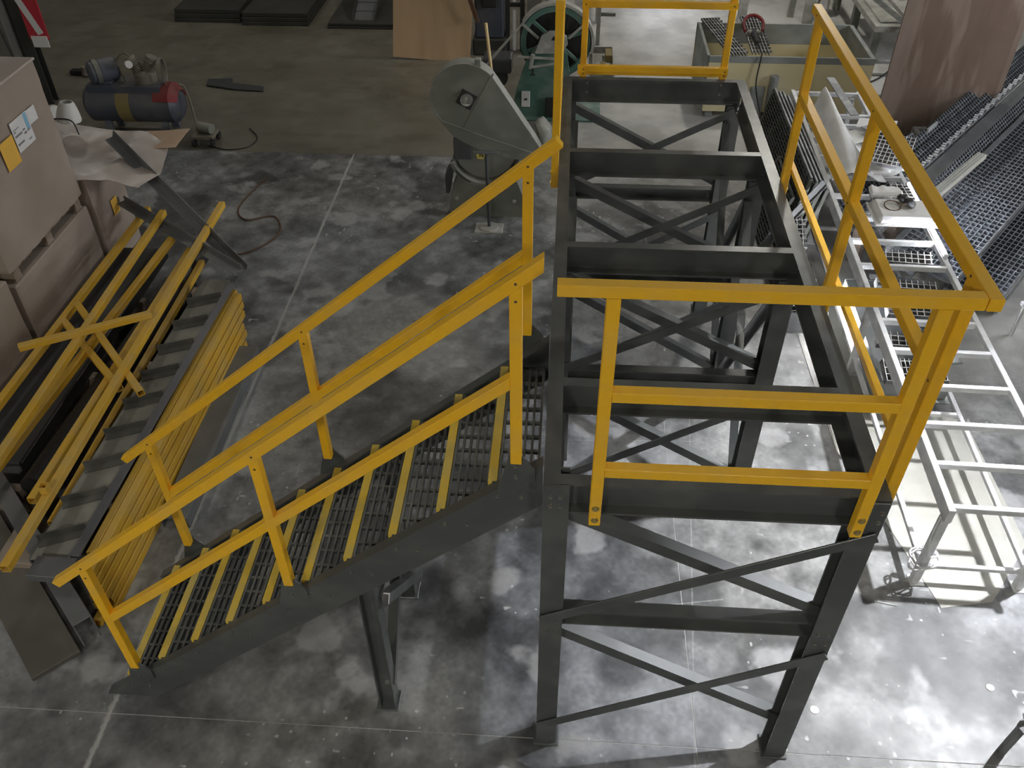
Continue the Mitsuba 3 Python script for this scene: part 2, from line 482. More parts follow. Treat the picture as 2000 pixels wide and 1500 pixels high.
g = thing('guardrail', 'yellow square tube guardrail bolted across the front of the grey platform', 'guardrail')
yf = -.038 - .012
for x in (.228, 1.348):
    part(g, 'post', tube((x, yf, 2.125), (x, yf, ZT - S / 2), up=(0, 1, 0)), 'yellow_paint')
    for z in (2.16, 2.235):
        part(g, 'bolt', bolt((x, yf - .025, z), (0, -1, 0), .0125), 'bolt_yellow', label='zinc bolt with a washer')
part(g, 'top_rail', tube((.03, yf, ZT), (1.472, yf, ZT)), 'yellow_paint')
part(g, 'mid_rail', tube((.253, yf, ZM), (1.323, yf, ZM)), 'yellow_paint')
part(g, 'toe_rail', tube((.253, yf, 2.455), (1.323, yf, 2.455)), 'yellow_paint')

g = thing('guardrail', 'yellow guardrail along the right long side of the grey platform', 'guardrail')
xr = W + .026
for y in (.10, 1.475, 2.80):
    part(g, 'post', tube((xr, y, 2.135), (xr, y, ZT - S / 2), up=(0, 1, 0)), 'yellow_paint')
    for z in (2.16, 2.24):
        part(g, 'bolt', bolt((xr + .025, y, z), (1, 0, 0), .0125), 'bolt_yellow')
part(g, 'top_rail', tube((xr, yf - .025, ZT), (xr, 2.93, ZT)), 'yellow_paint')
for a, b in ((.125, 1.45), (1.5, 2.775)):
    part(g, 'mid_rail', tube((xr, a, ZM), (xr, b, ZM)), 'yellow_paint')
part(g, 'toe_rail', tube((xr + .044, .16, 2.372), (xr + .044, 2.93, 2.372), .036), 'yellow_paint')
for y in (.10, 1.475, 2.80):
    for z in (ZM, ZT):
        part(g, 'screw', cyl((xr - .025, y, z), (xr - .0265, y, z), .006, n=8), 'rust')

g = thing('guardrail', 'yellow guardrail across the far end of the grey platform', 'guardrail')
yb = 4.43 + .062 + .026
for x in (.16, 1.295):
    part(g, 'post', tube((x, yb, 2.14), (x, yb, ZT - S / 2), up=(0, 1, 0)), 'yellow_paint')
part(g, 'top_rail', tube((.05, yb, ZT), (1.42, yb, ZT)), 'yellow_paint')
part(g, 'mid_rail', tube((.13, yb - .026, ZM), (1.325, yb - .026, ZM), .05), 'yellow_paint')
part(g, 'toe_rail', tube((.115, yb - .04, ZK + .005), (1.32, yb - .04, ZK + .005), .05), 'yellow_paint')
part(g, 'toe_trim', tube((.115, yb - .045, ZK - .032), (1.32, yb - .045, ZK - .032), .022), 'yellow_paint')
for x in (.16, 1.295):
    for z in (ZM, ZK + .005, ZK - .03):
        part(g, 'screw', cyl((x, yb - .0515 - .0145 * (z < 2.5), z), (x, yb - .0535 - .0145 * (z < 2.5), z), .006, n=8), 'rust')
for x in (.03, 1.43):
    pass

g = thing('guardrail', 'yellow guardrail on the left side of the grey platform above the machines, seen end on', 'guardrail')
xl = -.026
for y in (2.95, 4.32):
    part(g, 'post', tube((xl, y, 2.13), (xl, y, ZT - S / 2), up=(0, 1, 0)), 'yellow_paint')
    for z in (2.16, 2.24):
        part(g, 'bolt', bolt((xl - .025, y, z), (-1, 0, 0), .0125), 'bolt_yellow')
part(g, 'top_rail', tube((xl, 2.9, ZT), (xl, 4.40, ZT)), 'yellow_paint')
part(g, 'mid_rail', tube((xl, 2.975, ZM), (xl, 4.295, ZM)), 'yellow_paint')
part(g, 'toe_rail', tube((xl, 2.975, ZK), (xl, 4.295, ZK)), 'yellow_paint')

# ------------------------------------------------------------------ the staircase
st = thing('staircase', 'dark grey open staircase of ten grating treads with yellow nosings, leaning up to the platform', 'staircase')
RUN, RISE = .2567, .214
SL = RISE / RUN
DIR = unit((RUN, 0, RISE))
XN, ZN = -.262, 2.08                     # front edge of the top nosing


def nose(x):
    return ZN + (x - XN) * SL


SD = .205
for y0, flip in ((.14, 1), (1.09, -1)):
    off = SD / 2 / math.cos(math.atan(SL))
    xa, xb = -2.62, -.005
    c0 = (xa + .14, y0, 0.0)
    # the channel runs under the nosing line, its web on the outside, cut level at the floor and upright at the platform
    za, zb = nose(xa) - .03 - off, nose(xb) - .03 - off
    xs = xa - za / SL
    m = bar([(-v, u) for v, u in cprof(.06, SD, .01, 1)] if flip > 0 else cprof(.06, SD, .01, 1), (xs, y0, 0), (xb, y0, zb), up=(0, 0, 1), cut0=(0, 0, 1), cut1=(1, 0, 0))
    if flip > 0:
        m = trimesh.Trimesh(m.vertices, np.asarray(m.faces)[:, ::-1], process=False)
    part(st, 'stringer', m, 'grey_paint')
TD = .235
tread_bars = []
for q in range(6):
    x = .052 + q * .036
    tread_bars.append(rawbox(x - .006, x + .006, .205, 1.025, -.032, 0))
for q in range(9):
    y = .215 + q * .1
    tread_bars.append(rawbox(.02, TD, y - .008, y + .008, -.024, -.006))
tread_grate = mikit.ply(cat(tread_bars), 'grating_dark')
tread_edge = mikit.ply(cat([rawbox(0, .043, .2, 1.03, -.028, .003), rawbox(0, .006, .2, 1.03, -.045, .003)]), 'nosing_yellow')
tread_side = mikit.ply(cat([rawbox(.02, TD, .196, .206, -.05, .0), rawbox(.02, TD, 1.024, 1.034, -.05, 0)]), 'grey_paint')
for k in range(10):
    x, z = XN - k * RUN, ZN - k * RISE
    tw = T().translate([x, 0, z])
    t = part(st, 'tread', {**tread_grate, 'to_world': tw}, None, kind='stuff')
    part(t, 'nosing', {**tread_edge, 'to_world': tw}, None, label='worn yellow nosing strip')
    part(t, 'end_plate', {**tread_side, 'to_world': tw}, None)
for k in range(10):
    for q in (.05, .16):
        x, z = XN - k * RUN + q, ZN - k * RISE - .035
        part(st, 'bolt', bolt((x, .14, z), (0, -1, 0), .008), 'bolt_steel')
POST_X = (-.125, -1.325, -2.43)
for y0, s in ((.14, -1), (1.09, 1)):
    for x in POST_X:
        zb = nose(x) - .03
        P = prism([(-.085, -.085 * SL - .07), (.085, .085 * SL - .07), (.085, .085 * SL + .01), (.032, .155), (-.032, .155), (-.085, -.085 * SL + .01)], .012)
        m = place(P, (x, y0 + .0, zb), (1, 0, 0), (0, 0, 1), (0, -1, 0)) if s < 0 else place(P, (x, y0 + .012, zb), (1, 0, 0), (0, 0, 1), (0, -1, 0))
        part(st, 'post_plate', m, 'grey_paint')
        for dz in (.03, .1):
            part(st, 'bolt', bolt((x, y0 - .012 if s < 0 else y0 + .012, zb + dz), (0, s, 0), .008), 'bolt_steel')
# the trestle under the flight
XT = -.93
for y in (.2, 1.03):
    zt = nose(XT) - .28
    part(st, 'leg', bar(iprof(.1, .1, .009), (XT, y, .01), (XT, y, zt), up=(1, 0, 0), cut1=(-SL, 0, 1)), 'grey_paint')
    part(st, 'foot_plate', cbox(XT - .07, XT + .07, y - .07, y + .07, 0, .012), 'grey_paint')
part(st, 'brace', angle((XT + .06, .2, .22), (XT + .06, 1.03, 1.1), .06, (1, 0, 0)), 'grey_paint')
part(st, 'brace', angle((XT + .11, .2, 1.1), (XT + .11, 1.03, .22), .06, (1, 0, 0)), 'grey_paint')
part(st, 'cross_strut', bar(cprof(.05, .09, .008, 1), (XT + .02, .2, 1.16), (XT + .02, 1.03, 1.16)), 'grey_paint')

for y0, word, yy in ((.14, 'near', .128 - .0375 + .05), (1.09, 'far', 1.09 - .03)):
    hr = thing('stair_handrail', 'yellow square tube handrail on the %s side of the staircase' % word, 'handrail')
    y = .14 - .0 if word == 'near' else 1.065
    top0, top1 = (-2.622, 0, 1.20), (.012 if word == 'far' else .0, 0, 0)
    zt = lambda x: 1.205 + .022 + (x + 2.622) * SL * .992
    xe = .014 if word == 'far' else -.022
    part(hr, 'top_rail', bar(sq(S), (-2.622, y, zt(-2.622) - .04), (xe, y, zt(xe) - .04), cut1=None if word == 'far' else (1, 0, 0)), 'yellow_paint')
    for x in POST_X:
        zb = nose(x) - .03 + .125
        m = bar(sq(S), (x, y, zb), (x, y, zt(x) - .04 - .03), up=(0, 1, 0), cut1=(-SL, 0, 1))
        part(hr, 'post', m, 'yellow_paint')
        part(hr, 'screw', cyl((x, y - .025, zt(x) - .04), (x, y - .0265, zt(x) - .04), .006, n=8), 'rust')
        part(hr, 'screw', cyl((x, y - .025, zt(x) - .12), (x, y - .0265, zt(x) - .12), .006, n=8), 'rust')
    xm0, xm1 = (POST_X[2] + .025, POST_X[0] - .025)
    zm = lambda x: zt(x) - .04 - .475
    part(hr, 'mid_rail', bar(sq(S), (xm0, y, zm(xm0)), (xm1, y, zm(xm1)), cut0=(1, 0, 0), cut1=(1, 0, 0)), 'yellow_paint')

# ------------------------------------------------------------------ the long frame table right of the platform
tb = thing('frame_table', 'long narrow white steel frame table without a top, standing right of the platform', 'table')
TX, TY = V(.0265, .99965, 0), None
A_ = V(.99965, -.0265, 0)                # across the table
B_ = V(.0265, .99965, 0)                 # along it
O_ = V(2.61, 1.30, 0)


def tl(a, b, z):
    return O_ + A_ * a + B_ * b + V(0, 0, z)


ZTB, TWD, TLN = .80, .78, 6.70
part(tb, 'side_rail', bar(sq(.045, .12, .004), tl(0, -.02, ZTB - .06), tl(0, TLN, ZTB - .06)), 'table_paint')
part(tb, 'side_rail', bar(sq(.045, .05, .004), tl(TWD, -.02, ZTB - .025), tl(TWD, TLN, ZTB - .025)), 'table_paint')
bars = [.03, .42, .82, 1.235, 1.655, 2.04, 2.46, 2.86, 3.275, 3.7, 4.12, 4.53, 4.96, 5.4, 5.75, 6.02, 6.65]
for b in bars:
    part(tb, 'cross_rail', bar(sq(.04, .05, .004), tl(.022, b, ZTB - .026), tl(TWD - .022, b, ZTB - .026)), 'table_paint')
for b in (0.03, 2.3, 4.5, 6.6):
    for a in (.0, TWD - .08):
        part(tb, 'leg', bar(sq(.055, .055, .004), tl(a, b, 0.006), tl(a, b, ZTB - (.115 if a < .1 else .05)), up=(0, 1, 0)), 'table_paint')
        part(tb, 'foot_plate', cbox(*(lambda c: (c[0] - .04, c[0] + .06, c[1] - .05, c[1] + .05, 0, .008))(tl(a, b, 0))), 'table_paint')
for a in (0.0, TWD - .08):
    part(tb, 'lower_rail', bar(sq(.036, .036, .003), tl(a, .03, .18), tl(a, 6.6, .18)), 'table_paint')
for b in (.03, 1.6, 2.45, 2.92, 4.5, 6.6):
    part(tb, 'lower_rail', bar(sq(.034, .034, .003), tl(.018, b, .179), tl(TWD - .098, b, .179)), 'table_paint')

# lamps: tube lamps lie on the table frame, a work light on a stand is out of the picture to the right


def tube_lamp(p0, p1, label, k=1.0):
    t = thing('tube_lamp', label, 'lamp')
    p0, p1 = V(*p0), V(*p1)
    d = unit(p1 - p0)
    part(t, 'housing', bar(sq(.03, .016, .003), p0 - V(0, 0, .028), p1 - V(0, 0, .028)), 'lamp_plastic')
    for a, b in ((p0, p0 + d * .03), (p1 - d * .03, p1)):
        part(t, 'end_cap', bar(sq(.03, .034, .003), a - V(0, 0, .006), b - V(0, 0, .006)), 'lamp_plastic')
    part(t, 'tube', cyl(p0 + d * .03, p1 - d * .03, .014, n=16), 'lamp_plastic', smooth=40, emitter={'type': 'area', 'radiance': {'type': 'rgb', 'value': [k * c for c in TUBE_LAMP]}})


tube_lamp(tl(TWD, 2.98, ZTB + .036), tl(TWD, 4.35, ZTB + .036), 'glaring white tube lamp lying along the right rail of the frame table', 1.0)


def hooded_bay(pos, aim, where, r, hood, deep, k=1.0):
    """A high bay lamp whose deep dark hood cuts its beam off sharply."""
    t = thing('hooded_lamp', 'deep hooded lamp hanging high above the right side, ' + where, 'lamp')
    p, d = V(*pos), unit(V(*aim) - V(*pos))
    part(t, 'hood', lathe([(hood, 0), (hood, -deep), (.10, -deep - .10), (0, -deep - .10), (0, -deep - .09), (hood - .01, -deep + .005), (hood - .01, 0), (hood, 0)], p, d, 40), 'black_plastic', smooth=35)
    q = p - d * (deep + .1)
    part(t, 'chain', cyl(q, (q[0], q[1], ZC), .008, n=8), 'dark_grey')
    e = lathe([(0, -deep + .02), (r, -deep + .02)], p, d, 40)
    f = np.asarray(e.faces)
    n = sum(np.cross(e.vertices[w[1]] - e.vertices[w[0]], e.vertices[w[2]] - e.vertices[w[0]]) @ d for w in f)
    if n < 0:
        f = f[:, ::-1]
    part(t, 'diffuser', trimesh.Trimesh(e.vertices, f, process=False), 'lamp_plastic', emitter={'type': 'area', 'radiance': {'type': 'rgb', 'value': [k * c for c in HOODED]}})


hooded_bay((5.2, 2.5, 6.2), (2.1, 1.45, 0), 'tilted towards the platform legs', .105, .20, .82, .72)
tube_lamp(tl(-.01, 2.30, .234), tl(-.01, 3.35, .234), 'glaring white tube lamp lying on the low left rail under the frame table', .5)

# ------------------------------------------------------------------ left: cartons on pallets
mat('carton_paper', dusty((.285, .232, .190), (.40, .345, .30), .55, 2.2, .25), .8, .25)
mat('carton_film', dusty((.33, .28, .245), (.46, .42, .385), .6, 3.0, .2), .35, .5)
mat('cardboard', dusty((.40, .27, .18), (.44, .36, .29), .5, 5, .3), .85, .2)
mat('paper_white', (.62, .61, .60), .7, .3)
mat('print_grey', (.20, .20, .20), .7, .3)
mat('print_blue', (.22, .42, .55), .7, .3)
mat('label_orange', (.72, .42, .07), .7, .3)
mat('pallet_wood', dusty((.24, .19, .15), (.36, .31, .27), .5, 6, .2), .85, .2)
mat('white_plastic', (.58, .57, .54), .5, .4)


def pallet(key, x0, x1, y0, y1, z0):
    for k in range(7):
        y = y0 + (y1 - y0) * (k + .5) / 7
        part(key, 'deck_board', cbox(x0, x1, y - .075, y + .075, z0 + .095, z0 + .115, .003), 'pallet_wood')
    for y in (y0 + .06, (y0 + y1) / 2, y1 - .06):
        for x in (x0 + .06, (x0 + x1) / 2, x1 - .06):
            part(key, 'block', cbox(x - .06, x + .06, y - .05, y + .05, z0 + .018, z0 + .095, .003), 'pallet_wood')
    for y in (y0 + .06, (y0 + y1) / 2, y1 - .06):
        part(key, 'bottom_board', cbox(x0, x1, y - .055, y + .055, z0, z0 + .018, .003), 'pallet_wood')


def carton(x0, x1, y0, y1, z0, z1, label, bulge=.012, seed=1):
    b = cbox(x0, x1, y0, y1, z0, z1, .012)
    b = b.subdivide_to_size(.16)
    v = np.asarray(b.vertices).copy()
    k = meshkit.fbm(v * 3.1 + seed, 3) - .5
    c = np.array([(x0 + x1) / 2, (y0 + y1) / 2, (z0 + z1) / 2])
    v[:, 0] += k * 2 * bulge
    v[:, 1] += (meshkit.fbm(v * 2.7 + seed + 9, 3) - .5) * bulge
    t = thing('carton', label, 'carton', 'big wrapped cartons along the left')
    part(t, 'box', trimesh.Trimesh(v, b.faces, process=False), 'carton_paper', smooth=25)
    return t


XC = -4.6
p1 = thing('pallet', 'brown wooden pallet under the lower carton of the tall stack', 'pallet')
pallet(p1, XC - 1.05, XC - .02, 3.36, 4.66, 0)
c1 = carton(XC - 1.1, XC, 3.31, 4.70, .117, .845, 'large brown shrink-wrapped carton, lower one of the tall stack beside the yellow rail pile', seed=3)
p2 = thing('pallet', 'brown wooden pallet between the two cartons of the tall stack', 'pallet')
pallet(p2, XC - 1.05, XC - .02, 3.36, 4.66, .848)
c2 = carton(XC - 1.1, XC, 3.31, 4.70, .965, 2.27, 'large brown carton with a white shipping label, upper one of the tall stack', seed=5)
part(c2, 'lid', cbox(XC - 1.12, XC + .012, 3.30, 4.715, 2.262, 2.285, .006), 'carton_film', label='paler lid sheet')
for (ya, yb, za, zb) in ((3.33, 4.68, 1.0, 1.16), (3.33, 4.68, 2.05, 2.2)):
    pass
# shipping labels on the side that faces the platform
Lx = XC + .014
part(c2, 'shipping_label', cbox(Lx, Lx + .002, 4.03, 4.31, 1.72, 1.98, .0006), 'paper_white', label='white printed shipping label')
part(c2, 'shipping_label', cbox(Lx, Lx + .002, 4.312, 4.45, 1.85, 1.975, .0006), 'paper_white', label='small blank white label')
part(c2, 'blue_patch', cbox(Lx + .0022, Lx + .003, 4.245, 4.295, 1.83, 1.975, .0003), 'print_blue')
for (a, b, z, h) in ((4.045, 4.14, 1.905, .008), (4.045, 4.08, 1.885, .01), (4.045, 4.16, 1.845, .018), (4.045, 4.15, 1.775, .018), (4.175, 4.215, 1.855, .014), (4.185, 4.225, 1.82, .02), (4.24, 4.285, 1.825, .02), (4.22, 4.265, 1.755, .012)):
    part(c2, 'print_line', rawbox(Lx + .0022, Lx + .003, a, b, z, z + h), 'print_grey')
part(c2, 'orange_label', cbox(Lx, Lx + .002, 3.80, 4.015, 1.66, 1.90, .0006), 'label_orange', label='orange paper label with pen marks')
p3 = thing('pallet', 'brown wooden pallet under the near carton at the left edge', 'pallet')
pallet(p3, XC - 1.05, XC - .02, 1.95, 3.2, 0)
c0 = carton(XC - 1.1, XC, 1.9, 3.23, .117, .97, 'large brown wrapped carton nearest the camera at the left edge', seed=8)
c3 = carton(XC - .95, XC + .02, 4.78, 5.46, .02, 1.08, 'smaller brown carton with an orange label behind the tall stack', seed=11)
part(c3, 'orange_label', place(rawbox(-.065, .065, -.085, .085, 0, .002), (XC + .032, 5.13, .60), (0, 1, 0), (0, 0, 1), (1, 0, 0)), 'label_orange', label='orange paper label')


def crumpled(poly, z, amp, seed, tilt=(0, 0), t=.006):
    cs = m3.CrossSection([np.asarray(poly, float)], m3.FillRule.EvenOdd)
    m = tri(m3.Manifold.extrude(cs, t).refine_to_length(.07))
    v = np.asarray(m.vertices).copy()
    q = np.c_[v[:, :2] * 2.3, np.full(len(v), seed)]
    v[:, 2] += z + amp * (meshkit.fbm(q, 3) - .5) * 2 + (v[:, 0] - poly[0][0]) * tilt[0] + (v[:, 1] - poly[0][1]) * tilt[1]
    return trimesh.Trimesh(v, m.faces, process=False)


sh = single('cardboard_sheet', crumpled([(-5.25, 5.70), (-4.30, 5.72), (-4.02, 5.50), (-3.92, 5.00), (-4.05, 4.74), (-4.35, 4.78), (-4.6, 4.70), (-4.82, 4.86), (-5.2, 4.95)], 1.24, .05, 3, (-.12, .06)), 'carton_film',
            'pale torn cardboard sheet lying over the smaller carton', 'cardboard', smooth=30)
single('cardboard_sheet', crumpled([(-4.26, 5.40), (-3.92, 5.46), (-3.90, 5.85), (-4.36, 5.80)], 1.09, .02, 7, (0, 0.05)), 'cardboard', 'orange brown cardboard flap sticking out past the pale torn sheet', 'cardboard', smooth=30)
single('plastic_jug', lathe([(0, 0), (.115, 0), (.12, .015), (.10, .10), (.075, .17), (.06, .19), (.052, .19), (.07, .165), (.11, .02), (0, .012)], (-4.98, 5.52, 1.335), (.15, .1, 1), 24), 'white_plastic', 'white cut-off plastic jug standing on the torn cardboard', 'jug', smooth=40)
single('black_strap', wire([(-5.12, 5.36, 1.27), (-5.1, 5.40, 1.38), (-4.98, 5.41, 1.40), (-4.88, 5.41, 1.37), (-4.84, 5.38, 1.25)], .007), 'black_plastic', 'thin black strap looped in front of the white jug', 'strap', smooth=True)
t = thing('worklamp', 'small white round lamp head on a flat arm behind the tall carton', 'lamp')
part(t, 'head', lathe([(0, 0), (.07, 0), (.085, .02), (.085, .07), (.06, .10), (0, .105)], (-5.45, 6.02, 1.17), (.7, -.5, .4), 24), 'white_plastic', smooth=40)
part(t, 'arm', bar(sq(.05, .012, .003), (-5.42, 6.0, 1.12), (-5.2, 5.75, .95)), 'white_plastic')
part(t, 'stand', cyl((-5.42, 6.02, 0), (-5.42, 6.02, 1.15), .02), 'dark_grey', smooth=40)
part(t, 'base', cyl((-5.42, 6.02, 0), (-5.42, 6.02, .02), .14), 'dark_grey')

# ------------------------------------------------------------------ left: pile of yellow rails, a stair stringer and channels
mat('stringer_grey', dusty((.125, .13, .115), (.26, .255, .22), .5, 4, .45), .55, .4)
mat('cleat_grey', dusty((.07, .072, .065), (.16, .155, .135), .5, 5, .2), .55, .4)
mat('plate_brown', dusty((.085, .08, .07), (.15, .14, .12), .5, 3, .3), .6, .3)
mat('flange_grey', dusty((.085, .088, .10), (.15, .15, .15), .3, 5, .15), .4, .5)
mat('slate_grey', dusty((.105, .11, .115), (.2, .2, .2), .3, 5, .2), .45, .45)
# the stringer lies flat on bearers
sg = thing('stair_stringer', 'grey stair stringer lying flat with a row of slanting tread cleats', 'stringer')
ZS = .45
s0, s1 = V(-3.10, .80, ZS), V(-3.02, 4.08, ZS)
sd = unit(s1 - s0)
sn = V(-sd[1], sd[0], 0)                      # to the left
ln = np.linalg.norm(s1 - s0)
part(sg, 'web', place(cbox(0, ln, .0, .30, -.012, 0, .002), s0, sd, sn), 'stringer_grey')
for o in (0.0, .29):
    part(sg, 'flange', place(cbox(0, ln, o, o + .012, -.012, .05, .002) if o == 0 else cbox(0, ln, o, o + .012, -.06, .0, .002), s0, sd, sn), 'flange_grey')
part(sg, 'lip', place(cbox(.02, ln, -.055, .0, .036, .05, .002), s0, sd, sn), 'flange_grey', label='blue grey flange edge')
for k in range(9):
    a = .28 + k * .34
    q = s0 + sd * a
    e0, e1 = q + sn * .03 + V(0, 0, .003), q + sn * .285 + sd * -.13 + V(0, 0, .003)
    part(sg, 'cleat', bar(lprof(.065, .062, .008, -1, 1), e0 - sn * .0, e1 + sn * .02), 'cleat_grey')
part(sg, 'end_plate', place(cbox(-.16, .0, -.05, .22, -.012, .05, .003), s0, sd, sn), 'flange_grey')
bn = thing('rail_bundle', '', 'rails') if False else None
# bundle of square tubes standing on edge beside it
for r in range(6):
    for c in range(2):
        a = V(-2.985 - .008 * r + c * .058, .62 + .05 * r * (1 - c) + .10 * c + .03 * math.sin(r * 1.7), .033 + r * .075)
        b = V(-2.950 - .008 * r + c * .058, 3.72 + .05 * r - .06 * c + .03 * math.sin(r * 2.3), .033 + r * .075)
        pos = ('bottom', 'second', 'third', 'fourth', 'fifth', 'topmost')[r]
        single('rail_tube', bar(hollow(.054, .064), a, b), 'yellow_dull', 'yellow square tube, %s in the stack beside the grey stringer, %s' % (pos, 'platform side' if c else 'stringer side'), 'tube', 'yellow tubes stacked beside the stringer')
cbk = thing('steel_channel', 'grey channel lying on the floor beside the yellow tube stack', 'channel')
part(cbk, 'web', rotz(cbox(-.105, .105, -1.02, 1.02, .095, .115, .003), 1.4, (-2.785, 2.50, 0)), 'slate_grey')
for o in (-.105, .093):
    part(cbk, 'flange', rotz(cbox(o, o + .012, -1.02, 1.02, 0.001, .1, .003), 1.4, (-2.785, 2.50, 0)), 'slate_grey')
# dark flat panels under the rails
dp = thing('flat_board', 'dark grey flat board lying under the yellow rail frames', 'panel')
part(dp, 'sheet', cbox(-4.42, -3.98, 1.75, 4.75, .30, .34, .004), 'dark_grey')
part(dp, 'edge_strip', cbox(-3.99, -3.96, 1.75, 4.75, .24, .345, .004), 'black_plastic')
single('black_pipe', cyl((-3.78, 1.55, .30), (-3.62, 4.75, .30), .105, n=28), 'black_plastic', 'thick black pipe lying between the yellow rails', 'pipe', smooth=40)
single('black_tray', cat([cbox(-3.52, -3.40, 1.2, 4.3, .01, .03), cbox(-3.53, -3.515, 1.2, 4.3, .01, .25), cbox(-3.41, -3.395, 1.2, 4.3, .01, .25)]), 'black_plastic', 'deep black tray in the gap beside the stringer', 'tray')
for k, (x, y0, y1) in enumerate(((-4.45, .0, 0),)):
    pass
for y in (1.6, 2.9, 4.0):
    single('bearer', cbox(-4.46, -2.82 if False else -3.12, y - .04, y + .04, .0, .238 if y < 9 else .2, .004) if False else cat([cbox(-4.46, -3.92, y - .04, y + .04, 0, .24, .004)]), 'pallet_wood',
           'wooden bearer under the dark flat board, %s' % {1.6: 'nearest the camera', 2.9: 'in the middle', 4.0: 'farthest from the camera'}[y], 'bearer', 'bearers under the pile')
    single('bearer', cbox(-3.42, -3.11, y - .04, y + .04, 0, .385, .004), 'pallet_wood', 'wooden block under the lying stringer, %s' % {1.6: 'nearest the camera', 2.9: 'in the middle', 4.0: 'farthest from the camera'}[y], 'bearer', 'bearers under the pile')

A_far = thing('loose_guardrail', 'upper loose yellow guardrail frame lying slanted across the pile', 'guardrail')
part(A_far, 'rail', bar(hollow(.06), (-3.44, 5.15, .64), (-3.385, .60, .62)), 'yellow_dull')
part(A_far, 'rail', bar(hollow(.06), (-3.965, 4.92, .66), (-3.885, .95, .64)), 'yellow_dull')
part(A_far, 'post', bar(hollow(.055), (-4.30, 2.66, .715), (-3.42, 3.20, .69)), 'yellow_dull')
part(A_far, 'post', bar(hollow(.055), (-3.40, 1.22, .655), (-3.40, 1.22, .72), up=(0, 1, 0)), 'yellow_dull')
B_low = thing('loose_guardrail', 'lower loose yellow guardrail frame lying under the slanted one', 'guardrail')
part(B_low, 'rail', bar(hollow(.06), (-4.27, 5.20, .53), (-4.36, 1.25, .47)), 'yellow_dull')
part(B_low, 'rail', bar(hollow(.06), (-3.80, 4.62, .54), (-4.03, 1.35, .47)), 'yellow_dull')
part(B_low, 'post', bar(hollow(.055), (-4.24, 3.48, .558), (-3.18, 2.30, .60)), 'yellow_dull')
part(B_low, 'post', bar(hollow(.055), (-4.30, 3.30, .50), (-3.42, 2.42, .53)), 'yellow_dull')
single('loose_rail', bar(hollow(.06), (-3.60, 4.72, .47), (-3.62, 1.3, .45)), 'yellow_dull', 'dull yellow tube deep in the pile under the slanted frame', 'tube')
single('loose_rail', bar(hollow(.055), (-3.50, 4.5, .36), (-3.47, 1.2, .33)), 'yellow_dull', 'dull yellow tube lowest in the pile next to the stringer', 'tube')
single('angle_bar', bar(lprof(.10, .06, .008, 1, 1), (-4.52, 5.26, .585), (-2.92, 4.08, .57)), 'slate_grey', 'grey angle bar lying across the far ends of the yellow rails', 'bar')
single('angle_bar', bar(lprof(.09, .10, .008, 1, 1), (-4.44, 5.28, 1.285), (-3.06, 4.47, .30)), 'slate_grey', 'grey angle bar leaning from the cardboard down to the floor', 'bar')
ch = thing('steel_channel', 'wide grey channel lying across the near end of the yellow rails', 'channel')
ca, cb_ = V(-4.30, 1.72, .33), V(-2.96, .40, .33)
cd_ = unit(cb_ - ca)
cn_ = V(-cd_[1], cd_[0], 0)
cl_ = np.linalg.norm(cb_ - ca)
part(ch, 'web', place(cbox(0, cl_, 0, .12, -.012, .0, .003), ca, cd_, cn_), 'slate_grey')
part(ch, 'flange', place(cbox(0, cl_, -.0, .012, -.23, -.0, .003), ca, cd_, cn_), 'slate_grey')
part(ch, 'flange', place(cbox(0, cl_, .11, .122, -.23, -.0, .003), ca, cd_, cn_), 'slate_grey')
single('block', cbox(-3.9, -3.6, 1.02, 1.4, 0, .098, .005), 'pallet_wood', 'wooden block under the wide grey channel', 'block')
single('floor_plate', place(cbox(0, cl_ * .98, -.34, -.03, 0, .035, .004), V(ca[0], ca[1], .01), cd_, cn_), 'plate_brown', 'dark grey plate on the floor before the wide grey channel', 'plate')

# ------------------------------------------------------------------ left: compressor, cabinet and stacks in the dark corner
mat('tank_blue', dusty((.055, .062, .085), (.16, .15, .13), .4, 3, .5), .45, .5)
mat('motor_blue', dusty((.085, .095, .125), (.17, .16, .14), .4, 4, .4), .5, .4)
mat('pump_grey', dusty((.16, .145, .115), (.24, .22, .18), .5, 9, .3), .7, .3)
mat('red_paint', dusty((.22, .022, .026), (.15, .08, .07), .4, 5, .3), .6, .3)
mat('sign_red', (.42, .03, .045), .5, .4)
mat('label_yellow', dusty((.22, .17, .06), (.22, .18, .11), .5, 7, .2), .7, .3)
cp = thing('air_compressor', 'dusty dark blue air compressor with motor and pump on its lying tank', 'compressor')
ty, tz, tr = 8.12, .40, .245
part(cp, 'tank', lathe([(0, -.10), (.10, -.09), (.18, -.06), (tr, 0), (tr, 1.10), (.18, 1.16), (.10, 1.19), (0, 1.20)], (-6.16, ty, tz), (1, 0, 0), 40), 'tank_blue', smooth=35)
eg = []
for q in np.linspace(math.radians(25), math.radians(165), 22):
    for rr, xx in ((tr + .004, .90), (tr + .018, .90), (tr + .020, 1.10), (.17, 1.19), (.16, 1.16), (tr + .004, 1.08)):
        eg.append((-6.16 + xx, ty - rr * math.cos(q), tz + rr * math.sin(q)))
ef = []
for q in range(21):
    for w in range(6):
        a_, b__, c_, d_ = q * 6 + w, q * 6 + (w + 1) % 6, (q + 1) * 6 + (w + 1) % 6, (q + 1) * 6 + w
        ef += [(a_, b__, c_), (a_, c_, d_)]
ef += [(0, w + 1, w) for w in range(1, 5)] + [(126, 126 + w, 126 + w + 1) for w in range(1, 5)]
part(cp, 'end_guard', trimesh.Trimesh(np.array(eg), np.array(ef), process=False), 'red_paint', label='red painted end guard', smooth=35)
part(cp, 'tank_label', lathe([(tr + .002, .40), (tr + .003, .58)], (-6.16, ty, tz), (1, 0, 0), 40), 'label_yellow', label='faded yellow label band')
